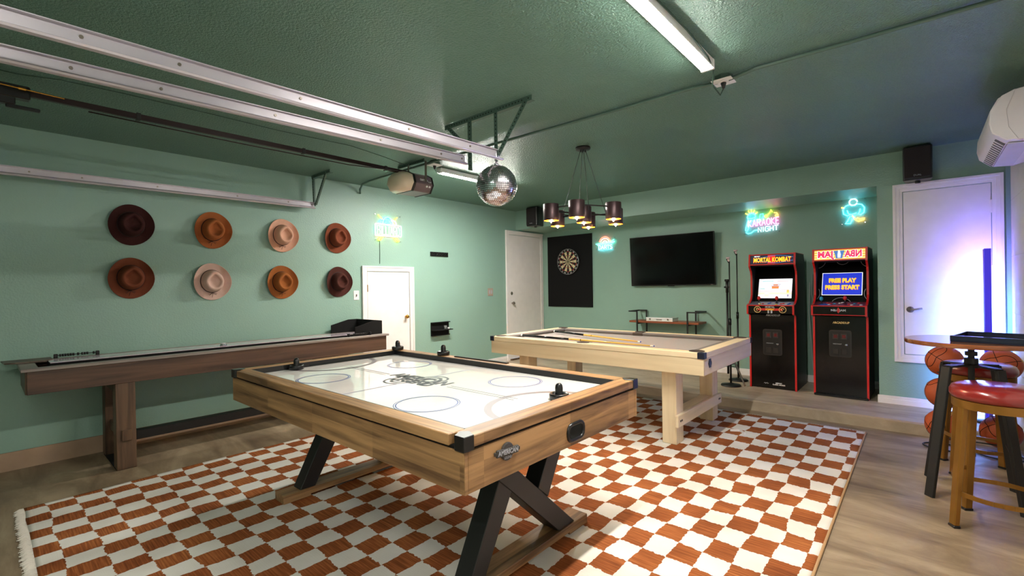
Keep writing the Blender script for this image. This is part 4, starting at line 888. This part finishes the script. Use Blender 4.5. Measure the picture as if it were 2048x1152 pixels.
def arcade(loc, rz, H_, label, kind):
    t = thing('arcade_cabinet', label, 'arcade machine', loc, (0, 0, rz), group='arcade cabinets in the alcove')
    Wd = .245; zt_ = H_
    prof = [(0, 0), (0, .865), (-.1, .885), (-.1, .985), (-.005, 1.005), (.06, 1.05), (.085, 1.10), (.085, zt_-.25), (.07, zt_-.205), (.0, zt_-.14), (0, zt_-.125), (.02, zt_), (.5, zt_), (.56, zt_-.1), (.58, 0)]
    for s_ in (-1, 1):
        a, b = (s_*Wd, s_*(Wd-.016)); sp_ = G().prism(prof, 'x', min(a, b), max(a, b)).build('side_panel', 'cab_side', t)
        g = G(); P = prof[:12]+[(.5, zt_)]
        for p, q in zip(P[:-1], P[1:]): g.bar((s_*(Wd-.008), p[0]-.002, p[1]), (s_*(Wd-.008), q[0]-.002, q[1]), .019, .007)
        g.build('edge_trim', 'red_trim', sp_)
    wi = Wd-.016
    fp = G().box(-wi, wi, .006, .02, .012, .87, .001).build('front_panel', 'gloss_black', t)
    dk = G().prism([(-.096, .89), (-.096, .983), (.09, 1.022), (.12, 1.01), (.12, .90)], 'x', -wi, wi).build('control_deck', 'gloss_black', t)
    G().quads([(-wi, -.0955, .9843), (wi, -.0955, .9843), (wi, .09, 1.0233), (-wi, .09, 1.0233)], [(0, 1, 2, 3)]).build('deck_artwork', 'deck_grey' if kind == 1 else 'deck_maroon', dk)
    G().box(-wi, wi, -.101, -.093, .978, .989, .001).build('deck_edge', 'red_trim', dk)
    if kind == 2: G().box(-wi, wi, -.101, -.093, .884, .892, .001).build('deck_edge', 'red_trim', dk)
    # bezel and screen, leaning back
    bz0, bz1 = Vector((0, .11, 1.02)), Vector((0, .27, zt_-.13)); L_ = (bz1-bz0).length; ang = math.atan2(bz1.y-bz0.y, bz1.z-bz0.z)
    T = Matrix.Translation(bz0) @ Matrix.Rotation(-ang, 4, 'X')          # local x right, z up along bezel, -y out
    bzl = G().box(-wi, wi, 0, .012, 0, L_, 0, T).build('bezel', 'gloss_black', t)
    G().prism([(.03, zt_-.132), (.28, zt_-.132), (.28, zt_-.14), (.03, zt_-.14)], 'x', -wi, wi).build('hood', 'black_matte', t)
    G().box(-wi, wi, .5-.01, .5, .01, zt_-.01).build('back_panel', 'black_matte', t); G().box(-wi, wi, .02, .5, zt_-.012, zt_-.002).build('top_panel', 'black_matte', t)
    sw_, s0, s1 = .178, (.045, .29)[0] if kind == 1 else .085, .29 if kind == 1 else .335
    def S(nm, m, x0, x1, z0, z1, lift, par=bzl): return G().box(x0, x1, -lift-.0008, -lift, z0, z1, 0, T).build(nm, m, par)
    if kind == 1:
        scn = S('screen', 'scr_white', -sw_, sw_, s0, s1, .001)
        S('health_bar', 'scr_teal', -.14, -.02, s1-.034, s1-.028, .002, bzl); S('health_bar', 'scr_pink', .02, .14, s1-.034, s1-.028, .002, bzl)
        for (m, x0, x1, z0, z1) in (('scr_sand', -sw_, sw_, s0+.045, s0+.075), ('scr_pink', -sw_, sw_, s0+.085, s0+.09), ('scr_orange', -.035, .04, s0+.12, s0+.15), ('scr_grey', -.045, .05, s0+.15, s0+.158), ('scr_orange', -.02, .03, s0+.16, s0+.172), ('scr_grey', -.03, .06, s0+.172, s0+.178), ('scr_teal', -.16, -.11, s0+.115, s0+.122), ('scr_pink', -.11, -.05, s0+.1, s0+.105), ('scr_pink', .06, .15, s0+.1, s0+.106), ('scr_sand', -.11, -.06, s0+.02, s0+.08), ('scr_yellow', .125, .15, s0+.06, s0+.1), ('scr_grey', .13, .15, s0+.02, s0+.05)):
            S('picture_patch', m, x0, x1, z0, z1, .002)
    else:
        S('screen_border', 'scr_white', -sw_-.006, sw_+.006, s0-.006, s1+.006, .0005); S('screen', 'scr_blue', -sw_, sw_, s0, s1, .0015)
        rot = (R(90)-ang, 0, 0)
        for (wd_, zz, ww) in (('FREE PLAY', s0+.165, .25), ('PRESS START', s0+.085, .31)):
            text('screen_lettering', wd_, .062, 'scr_orange', bzl, tuple(T @ Vector((.003, -.003, zz-.006))), rot, width=ww, bold=.004, depth=.0003); text('screen_lettering', wd_, .062, 'scr_yellow', bzl, tuple(T @ Vector((0, -.0042, zz))), rot, width=ww, bold=.003, depth=.0003)
        for (cx, cz_, r0, a0, a1) in ((0, -.05, .1, 20, 160), (-.3, .1, .1, -60, 30), (.3, .1, .1, 150, 240), (0, L_+.02, .06, 200, 340), (-.25, L_+.01, .09, -80, -10), (.25, L_+.01, .09, 190, 260)):
            G().tube([tuple(T @ Vector((cx+r0*math.cos(R(a)), -.002, cz_+r0*math.sin(R(a))))) for a in [a0+(a1-a0)*i/10 for i in range(11)] if abs(cx+r0*math.cos(R(a))) < wi and 0 < cz_+r0*math.sin(R(a)) < L_], .0025, 5).build('court_mark', 'silver_print', bzl)
    # marquee
    MT = Matrix.Translation((0, .003, zt_-.118)) @ Matrix.Rotation(-math.atan2(.02, .125), 4, 'X')
    mq = G().box(-wi, wi, 0, .01, 0, .11, 0, MT).build('marquee', 'marq_navy' if kind == 1 else 'marq_orange', t)
    for (za, zb2) in ((-.012, 0), (.108, .12)): G().box(-wi, wi, -.004, .012, za, zb2, 0, MT).build('marquee_edge', 'red_trim', mq)
    mrot = (R(90)-math.atan2(.02, .125), 0, 0); MP = lambda x, z, l: tuple(MT @ Vector((x, -l, z)))
    if kind == 1:
        G().box(-.04, .04, -.001, 0, .006, .104, 0, MT).build('emblem', 'marq_red', mq)
        g = G()
        for s_ in (-1, 1): g.tube([MP(x, .055+s_*(.045-.25*abs(x-.05)**1.3), .0005) for x in [-.18+.04*i for i in range(11)]], .003, 5)
        g.build('swirl', 'marq_blue', mq)
        text('marquee_lettering', 'MORTAL KOMBAT', .082, 'marq_red', mq, MP(.004, .045, .0015), mrot, width=.40, bold=.004, depth=.0003); text('marquee_lettering', 'MORTAL KOMBAT', .076, 'marq_yellow', mq, MP(.003, .047, .0027), mrot, width=.39, bold=.002, depth=.0003)
        text('marquee_lettering', 'MIDWAY', .02, 'marq_white', mq, MP(-.155, .093, .002), mrot, width=.065, shear=.2, bold=.0005)
    else:
        for i in range(4): G().box(-wi+.004, wi-.004, -.0008, 0, .008+i*.026, .019+i*.026, 0, MT).build('marquee_stripe', 'marq_cream', mq)
        for (x, s_, wd_) in ((.125, 'NBA', .15), (-.125, 'JAM', .15)):
            text('marquee_lettering', s_, .1, 'marq_white', mq, MP(x, .053, .0012), mrot, mirror=True, width=wd_+.012, bold=.008, depth=.0003); text('marquee_lettering', s_, .096, 'marq_pink', mq, MP(x, .055, .0024), mrot, mirror=True, width=wd_, bold=.004, depth=.0003)
        G().prism([(-.028, .01), (.028, .01), (.036, .05), (.05, .095), (-.05, .095), (-.036, .05)], 'y', -.0022, -.001, 0, MT).build('emblem', 'marq_blue', mq); G().prism([(-.012, .018), (.012, .018), (.016, .055), (.006, .098), (-.008, .1), (-.014, .05)], 'y', -.0035, -.0022, 0, MT).build('emblem', 'marq_white', mq)
    # coin door
    c0, c1 = (.395, .70) if kind == 1 else (.43, .72)
    def rrect(hw, z0, z1, r): return [(cx+r*math.cos(R(a)), cz_+r*math.sin(R(a))) for (cx, cz_, a0) in ((hw-r, z1-r, 0), (-hw+r, z1-r, 90), (-hw+r, z0+r, 180), (hw-r, z0+r, 270)) for a in (a0, a0+45, a0+90)]
    cd_ = G().prism(rrect(.1, c0, c1, .02), 'y', .0, .008).build('coin_door', mat('coin_frame', (40, 34, 32), .4).name, t); G().prism(rrect(.09, c0+.012, c1-.012, .015), 'y', -.002, .001).build('door_plate', mat('coin_plate', (26, 23, 23), .35).name, cd_)
    for u in (-.04, .035):
        G().box(u-.028, u+.028, -.006, -.001, c1-.1, c1-.035, .003).build('coin_return', mat('coin_slot', (52, 44, 40), .4).name, cd_); G().box(u-.016, u+.016, -.008, -.004, c1-.085, c1-.05, .002).build('reject_button', mat('coin_red', (96, 20, 20), .3).name, cd_)
        G().box(u-.026, u+.026, -.004, -.001, c0+.03, c0+.09, .003).build('return_flap', 'coin_frame', cd_)
    G().cyl((.055, .0, c0+.135), (.055, -.012, c0+.135), .013, seg=14).build('lock', 'chrome', cd_, True)
    text('door_lettering', 'MIDWAY', .016, 'silver_print', cd_, (-.025, -.0025, c0+.14), BW, width=.075)
    # front lettering
    text('cabinet_lettering', 'ARCADE1UP', .03, 'white_print' if kind == 1 else 'gold_print', fp, (.01, .005, .865 if kind == 1 else .80), BW, width=.15, bold=.001)
    if kind == 1:
        sq = squiggle(fp, .06); sq.build('maker_mark', 'white_print', fp, loc=(-.02, .004, 0), rot=BW)
        text('cabinet_lettering', 'MIDWAY\nCLASSIC ARCADE', .018, 'white_print', fp, (.06, .005, .06), BW, width=.13, bold=.0006)
        G().box(-.13, .13, -.098, -.0962, .925, .95).build('deck_band', 'red_print', dk)
        for s_ in (-1, 1):
            G().tube([(s_*.13+.035*math.cos(R(a)), -.098, .936+.035*math.sin(R(a))) for a in range(0, 360, 20)], .004, 6, True).build('gold_ring', 'gold_print', dk, True); G().tube([(s_*.13+.012*math.cos(R(a))*(1+.3*math.sin(R(3*a))), -.098, .936+.016*math.sin(R(a))) for a in range(0, 300, 30)], .004, 5).build('ring_mark', 'gold_print', dk, True)
        text('deck_lettering', 'MORTAL', .03, 'silver_print', dk, (0, -.0985, .965), BW, width=.1, bold=.001); text('deck_lettering', 'KOMBAT', .026, 'yellow_print', dk, (0, -.0995, .937), BW, width=.09, bold=.001); text('deck_lettering', 'II', .05, 'silver_print', dk, (0, -.0985, .91), BW, width=.05, bold=.001)
    else:
        text('deck_lettering', 'NBA JAM', .03, 'silver_print', dk, (0, -.0985, .938), BW, width=.13, bold=.001); G().prism([(0, .972), (.012, .948), (.012, .93), (0, .905), (-.012, .93), (-.012, .948)], 'y', -.0995, -.0965).build('deck_emblem', 'red_print', dk)
        G().box(-wi-.012, wi+.012, -.035, .02, -.004, .022, .006).build('kick_plate', 'black_plastic', t)
    # sticks and buttons
    def onz(x, y, h): return (x, y, .984+.039*(y+.0955)/.1855+h)
    sticks = (('btn_red', -.145, .03), ('btn_red', .045, .03)) if kind == 1 else (('btn_teal', -.165, .0), ('btn_red', .045, .03))
    for (m, x, y) in sticks:
        st = G().cyl(onz(x, y, 0), onz(x, y, .045), .005, seg=8).lathe([(0, 0), (.02, 0), (.018, .004), (0, .005)], 14, Matrix.Translation(onz(x, y, .001))).build('joystick', 'black_plastic', dk, True); G().sph(onz(x, y, .055), .02, 14, 10, (.9, .9, 1.2)).build('ball_top', m, st, True)
    bl = (('btn_yellow', -.115, -.05), ('btn_red', -.09, -.02), ('btn_blue', -.03, -.015), ('btn_blue', -.02, .015), ('btn_yellow', .06, -.055), ('btn_red', .1, -.025), ('btn_red', .12, .0), ('btn_blue', .175, -.03), ('btn_blue', .185, .0), ('btn_white', -.13, -.01)) if kind == 1 else (('btn_white', -.09, -.04), ('btn_red', -.08, -.005), ('btn_red', -.11, .02), ('btn_teal', -.045, 0), ('btn_white', .0, .02), ('btn_white', .02, .05), ('btn_red', .085, -.02), ('btn_white', .11, -.05), ('btn_teal', .13, .01), ('btn_red', .165, .035), ('btn_white', .19, -.045))
    for (m, x, y) in bl: G().lathe([(0, .007), (.009, .007), (.011, .005), (.014, .004), (.015, -.002), (0, -.002)], 12, Matrix.Translation(onz(x, y, 0))).build('button', m, dk, True)
    if kind == 2: G().prism([(-.19, -.08), (-.06, -.08), (-.1, .0), (-.16, .0)], 'z', 0, .0012, 0, Matrix.Translation((0, 0, .984)) @ Matrix(((1, 0, 0, 0), (0, 1, 0, 0), (0, .21, 1, .0215), (0, 0, 0, 1)))).build('deck_patch', 'blue_print', dk)
    return t
arcade((-1.33, 6.125, ZP), R(0), 1.587, 'red-trimmed MORTAL KOMBAT arcade cabinet beside the microphone stands', 1)
arcade((-.672, 6.10, ZP+.004), R(-1), 1.602, 'red-trimmed arcade cabinet with mirrored marquee and FREE PLAY screen', 2)
mat('cord_white', (206, 206, 204), .5)
tag(G().tube([(-1.02, 6.78, 1.45), (-1.03, 6.76, 1.2), (-1.0, 6.74, 1.1), (-.95, 6.76, 1.08)], .004, 6).build('power_cord', 'cord_white', smooth=True), 'white cord hanging beside the first arcade cabinet', 'cord')
tag(G().tube([(-1.04, 6.72, 1.35), (-1.05, 6.7, 1.0), (-1.03, 6.71, .6), (-1.02, 6.74, .3), (-.98, 6.76, .12)], .004, 6).build('power_cord', 'cord_white', smooth=True), 'white cord trailing down the gap between the arcade cabinets', 'cord')

# ------------------------------------------------------------------ microphone stands
mat('clip_pink', (196, 176, 182), .4)
def mic_stand(x, y, h, label):
    t = thing('microphone_stand', label, 'stand', (x, y, ZP), group='microphone stands')
    G().lathe([(0, 0), (.112, 0), (.115, .006), (.108, .018), (.04, .027), (.02, .036), (0, .036)], 32).build('base', 'black_metal', t, True)
    G().cyl((0, 0, .03), (0, 0, h*.5), .0115, seg=12).build('lower_tube', 'black_metal', t, True); G().cyl((0, 0, h*.5), (0, 0, h-.04), .0075, seg=12).build('upper_tube', 'black_metal', t, True); G().cyl((0, 0, h*.48), (0, 0, h*.53), .016, seg=12).build('clutch', 'black_plastic', t, True)
    c = G().bar((0, 0, h-.045), (-.02, -.015, h), .022, .018, .003).build('clip', 'black_plastic', t); G().cyl((-.028, -.02, h+.012), (.012, -.024, h+.012), .011, seg=10).build('clip_jaw', 'clip_pink', c, True); G().bar((.004, -.016, h-.03), (-.012, -.02, h-.004), .02, .008, .002).build('clip_plate', 'clip_pink', c)
mic_stand(-1.765, 6.02, 1.545, 'shorter round-base microphone stand in front')
mic_stand(-1.785, 6.40, 1.655, 'taller round-base microphone stand nearer the wall')
ts = thing('folded_stand', 'short black tripod stand between the two microphone stands', 'stand', (-1.865, 6.26, ZP))
G().cyl((0, 0, .1), (0, 0, 1.15), .014, seg=12).build('tube', 'black_metal', ts, True); G().cyl((0, 0, 1.13), (0, 0, 1.28), .018, seg=12).build('upper_tube', 'black_metal', ts, True); G().cyl((0, 0, 1.27), (0, 0, 1.30), .03, seg=10).cyl((-.035, 0, 1.2), (.035, 0, 1.2), .012, seg=8).build('knob', 'black_plastic', ts, True)
for k in range(3):
    a = R(200+120*k); e = (.33*math.cos(a), .33*math.sin(a), .01); G().bar((0, 0, .45), e, .02, .012, .002).build('leg', 'black_metal', ts); G().bar((0, 0, .2), (e[0]*.55, e[1]*.55, .21), .014, .008, .001).build('strut', 'black_metal', ts)

# ------------------------------------------------------------------ speakers
mat('speaker_mesh', (34, 26, 30), .75, 0, .2, 200, .2, 400)
def speaker(x0, x1, z0, z1, label):
    t = thing('wall_speaker', label, 'speaker', ((x0+x1)/2, YS-.02, z0)); h = z1-z0; hw = (x1-x0)/2
    G().prism([(-hw*.85, 0), (hw*.85, 0), (hw, -.16), (hw*.9, -.19), (-hw*.9, -.19), (-hw, -.16)], 'z', 0, h, .008).build('cabinet', 'black_plastic', t)
    G().box(-hw*.88, hw*.88, -.197, -.188, .02, h-.015, .004).build('grille', 'speaker_mesh', t); text('grille_badge', 'DUAL', .022, 'silver_print', t, (0, -.198, .04), BW, depth=.0006)
    G().bar((0, .02, h*.5), (0, -.02, h*.5), .06, .08, .003).build('bracket', 'black_metal', t); G().cyl((0, -.08, -.02), (0, -.08, .0), .02, seg=12).build('mount_knob', 'black_metal', t)
speaker(-.135, .085, 2.315, 2.635, 'black wall speaker over the white side door')
speaker(-4.86, -4.63, 2.335, 2.635, 'black wall speaker in the far left corner behind the chandelier')

# ------------------------------------------------------------------ mini-split air conditioner on the right wall
ac = thing('air_conditioner', 'white split air conditioner high on the right wall', 'air conditioner', (XR+.0, 4.2, 2.2))
mat('ac_white', (228, 222, 228), .35); mat('ac_vent', (70, 66, 72), .5)
prof = [(0, .02), (0, .325), (-.05, .33), (-.16, .318), (-.235, .28), (-.27, .21), (-.275, .13), (-.262, .07), (-.20, .012), (-.08, 0)]
G().prism(prof, 'y', .015, .9).build('body', 'ac_white', ac, 'auto')
G().prism([(a*1.0-.0, .16+(b-.16)*1.0) for a, b in prof], 'y', 0, .015, .004).build('end_cap', 'ac_white', ac); G().prism([(a, b) for a, b in ((-.262, .07), (-.2, .012), (-.15, .009), (-.19, .09), (-.2, .2), (-.16, .318), (-.22, .29), (-.268, .21), (-.272, .13))], 'y', -.006, .001, .002).build('end_cover', 'ac_white', ac)
G().prism([(-.235, .052), (-.195, .012), (-.199, .004), (-.242, .046)], 'y', .1, .86).build('air_outlet', 'ac_vent', ac)
for yy in [.14+.06*i for i in range(12)]: G().prism([(-.236, .05), (-.197, .012), (-.201, .002), (-.245, .043)], 'y', yy, yy+.006).build('louvre', 'ac_white', ac)
G().prism([(-.19, .006), (-.09, -.004), (-.09, -.008), (-.19, .001)], 'y', .06, .86).build('air_filter', mat('ac_mesh', (206, 202, 212), .6).name, ac)
for i in range(3): G().box(-.07, -.04, -.003, .001, .14+.012*i, .146+.012*i).build('vent_mark', 'ac_vent', ac)

# ------------------------------------------------------------------ corner floor lamp
fl = thing('corner_floor_lamp', 'slim floor lamp glowing blue into the corner by the side door', 'lamp', (.424, 5.76, ZP))
emit('lamp_pole', (.05, .03, .6), .1, True)
G().lathe([(0, 0), (.09, 0), (.09, .012), (.02, .018), (0, .018)], 24).build('base', 'black_metal', fl, True)
A45 = Matrix.Rotation(R(6), 4, 'Z')
G().box(-.022, .022, -.016, .006, .015, 1.515, .003, A45).build('pole', 'lamp_pole', fl)
emit('strip_blue', (.16, .30, 1.), STRIP, True); emit('strip_violet', (.26, .11, 1.), STRIP*.5, True)
G().box(-.016, .016, .006, .012, .05, 1.15, 0, A45).build('light_strip', 'strip_blue', fl); G().box(-.016, .016, .006, .012, 1.15, 1.5, 0, A45).build('light_strip', 'strip_violet', fl)
for xx in (-.022, .0195): G().box(xx, xx+.0025, .0, .034, .02, 1.51, 0, A45).build('spread_flap', 'black_metal', fl)  # flaps added beside the strip to limit its sideways light

# ------------------------------------------------------------------ pub table, stools
pb = thing('pub_table', 'small round wooden pub table on black steel legs beside the right wall', 'table', (.225, 4.10, 0))
G().lathe([(0, .945), (.318, .945), (.322, .95), (.322, .968), (.318, .972), (0, .972)], 48).build('tabletop', 'tabletop_x', pb, 'auto')
G().cyl((0, 0, .62), (0, 0, .945), .016, seg=14).cyl((0, 0, .80), (0, 0, .86), .034, seg=14).cyl((0, 0, .875), (0, 0, .9), .03, seg=14).cyl((0, 0, .935), (0, 0, .946), .09, seg=20).build('column', 'black_metal', pb, 'auto')
for (sx, sy) in ((-1, -1), (1, -1), (1, 1), (-1, 1)):
    tp = (sx*.115, sy*.115, .81); G().bar((sx*.205, sy*.205, .001), tp, .055, .022, .003, side=(-sy, sx, 0)).build('leg', 'black_metal', pb); G().bar(tp, (0, 0, .82), .05, .012, .002, side=(-sy, sx, 0)).build('arm', 'black_metal', pb)
for k in range(4):
    s_ = [(-1, -1), (1, -1), (1, 1), (-1, 1)]; a, b = s_[k], s_[(k+1) % 4]; G().bar((a[0]*.17, a[1]*.17, .30), (b[0]*.17, b[1]*.17, .30), .022, .01, .002).build('cross_rail', 'black_metal', pb)
tray_m = mat('tray_navy', (22, 22, 44), .22, coat=.4)
gt = thing('game_tray', 'low dark blue tray with rim on the round pub table', 'tray', (.36, 4.08, .9725), (0, 0, R(-12)))
G().box(-.2, .2, -.2, .2, 0, .008, .002).build('floor_panel', tray_m, gt)
for (a, b, c, d) in ((-.2, .2, -.2, -.185), (-.2, .2, .185, .2), (-.2, -.185, -.185, .185), (.185, .2, -.185, .185)): G().box(a, b, c, d, .008, .038, .002).build('rim', tray_m, gt)
def stool(x, y, rz, h, label):
    t = thing('bar_stool', label, 'stool', (x, y, 0), (0, 0, R(rz)), group='bar stools at the pub table')
    G().lathe([(0, h), (.17, h-.002), (.19, h-.012), (.2, h-.034), (.2, h-.055), (.192, h-.072), (0, h-.075)], 48).build('seat', 'red_vinyl', t, True)
    G().lathe([(.165, h-.076), (.19, h-.076), (.19, h-.12), (.182, h-.12), (.165, h-.09)], 48, closed=True).build('seat_ring', 'gold_metal', t, 'auto')
    for (sx, sy) in ((-1, -1), (1, -1), (1, 1), (-1, 1)):
        lg_ = G().bar((sx*.158, sy*.158, .012), (sx*.122, sy*.122, h-.1), .042, .03, .005, side=(-sy, sx, 0)).build('leg', 'gold_metal', t); G().bar((sx*.158, sy*.158, .0), (sx*.158, sy*.158, .014), .046, .034, .003, side=(-sy, sx, 0)).build('glide', 'black_plastic', lg_)
    s_ = [(-1, -1), (1, -1), (1, 1), (-1, 1)]
    for k in range(4):
        a, b = s_[k], s_[(k+1) % 4]; z = .26 if k % 2 else .19
        p0 = Vector((a[0]*.146, a[1]*.146, z)); p1 = Vector((b[0]*.146, b[1]*.146, z)); mid = (p0+p1)/2; out = Vector((mid.x, mid.y, 0)).normalized()
        g = G(); P = [p0+(p1-p0)*i/8+out*.045*math.sin(math.pi*i/8) for i in range(9)]
        for i in range(8): g.bar(P[i], P[i+1], .024, .007, side=(0, 0, 1))
        g.build('foot_rail', 'gold_metal', t)
stool(.305, 3.62, -12, .775, 'red vinyl bar stool with gold legs, nearest')
stool(.285, 4.62, 8, .765, 'red vinyl bar stool with gold legs behind the pub table')

# ------------------------------------------------------------------ basketballs in a wire rack
ball_m = mat('basketball_skin', (176, 78, 34), .5, 0, .1, 10, .35, 260)
def ball_meshes():
    r_ = .12; a = G().sph((0, 0, 0), r_, 32, 20).mesh('skin')
    g = G(); g.tube(circ(0, 0, r_, 40), .0022, 5, True); g.tube(circ(0, 0, r_, 40), .0022, 5, True, Matrix.Rotation(R(90), 4, 'X'))
    for s_ in (-1, 1):
        g.tube([tuple(Vector((r_*math.sin(R(38+14*math.cos(2*R(b))))*math.cos(R(b)), r_*math.sin(R(38+14*math.cos(2*R(b))))*math.sin(R(b)), s_*r_*math.cos(R(38+14*math.cos(2*R(b))))))) for b in range(0, 360, 10)], .0022, 5, True, Matrix.Rotation(R(90), 4, 'Y'))
    b = g.mesh('seams')
    for me in (a, b):
        for p in me.polygons: p.use_smooth = True
    a.materials.append(ball_m); b.materials.append(W['black_matte']); return a, b
BM = ball_meshes()
BL = [(.128, .700, (20, 30, 40), 'left ball of the top row of the basketball rack'), (.44, .700, (70, 10, 80), 'right ball of the top row of the basketball rack'), (.122, .445, (5, 80, 20), 'left ball of the middle row of the basketball rack'), (.44, .445, (50, 60, 10), 'right ball of the middle row of the basketball rack'), (.118, .188, (30, -20, 60), 'left ball of the bottom row of the basketball rack'), (.436, .188, (-30, 40, 70), 'right ball of the bottom row of the basketball rack')]
for (x, z, rot, lb_) in BL:
    t = thing('basketball', 'orange basketball, '+lb_, 'basketball', (x, 5.10, z), tuple(R(v) for v in rot), group='basketballs in the rack')
    link('skin', BM[0], t); link('seams', BM[1], t)
    text('ball_lettering', 'SPALDING', .03, 'gold_print', t, (0, 0, .1195), width=.12, depth=.0012)
rk = thing('ball_rack', 'black wire rack holding the basketballs in three tiers', 'rack', (.28, 5.10, 0))
for s_ in (-1, 1):
    for yy in (-.1, .1): G().cyl((s_*.008, yy, .0), (s_*.008, yy, .83), .006, seg=8).build('upright', 'black_metal', rk)
for z in (.695, .44, .183):
    for yy in (-.1, .1): G().cyl((-.2, yy, z-.073), (.2, yy, z-.073), .005, seg=8).build('cradle_rail', 'black_metal', rk)
for s_ in (-1, 1): G().tube([(s_*.16+.13*math.cos(R(a)), .1*math.sin(R(a)), .008) for a in range(0, 360, 15)], .006, 6, True).build('foot_loop', 'black_metal', rk, True)
for s_ in (-1, 1):
    for yy in (-.1, .1): G().cyl((s_*.16, yy, .008), (s_*.16, yy, .11), .005, seg=8).build('foot_post', 'black_metal', rk)
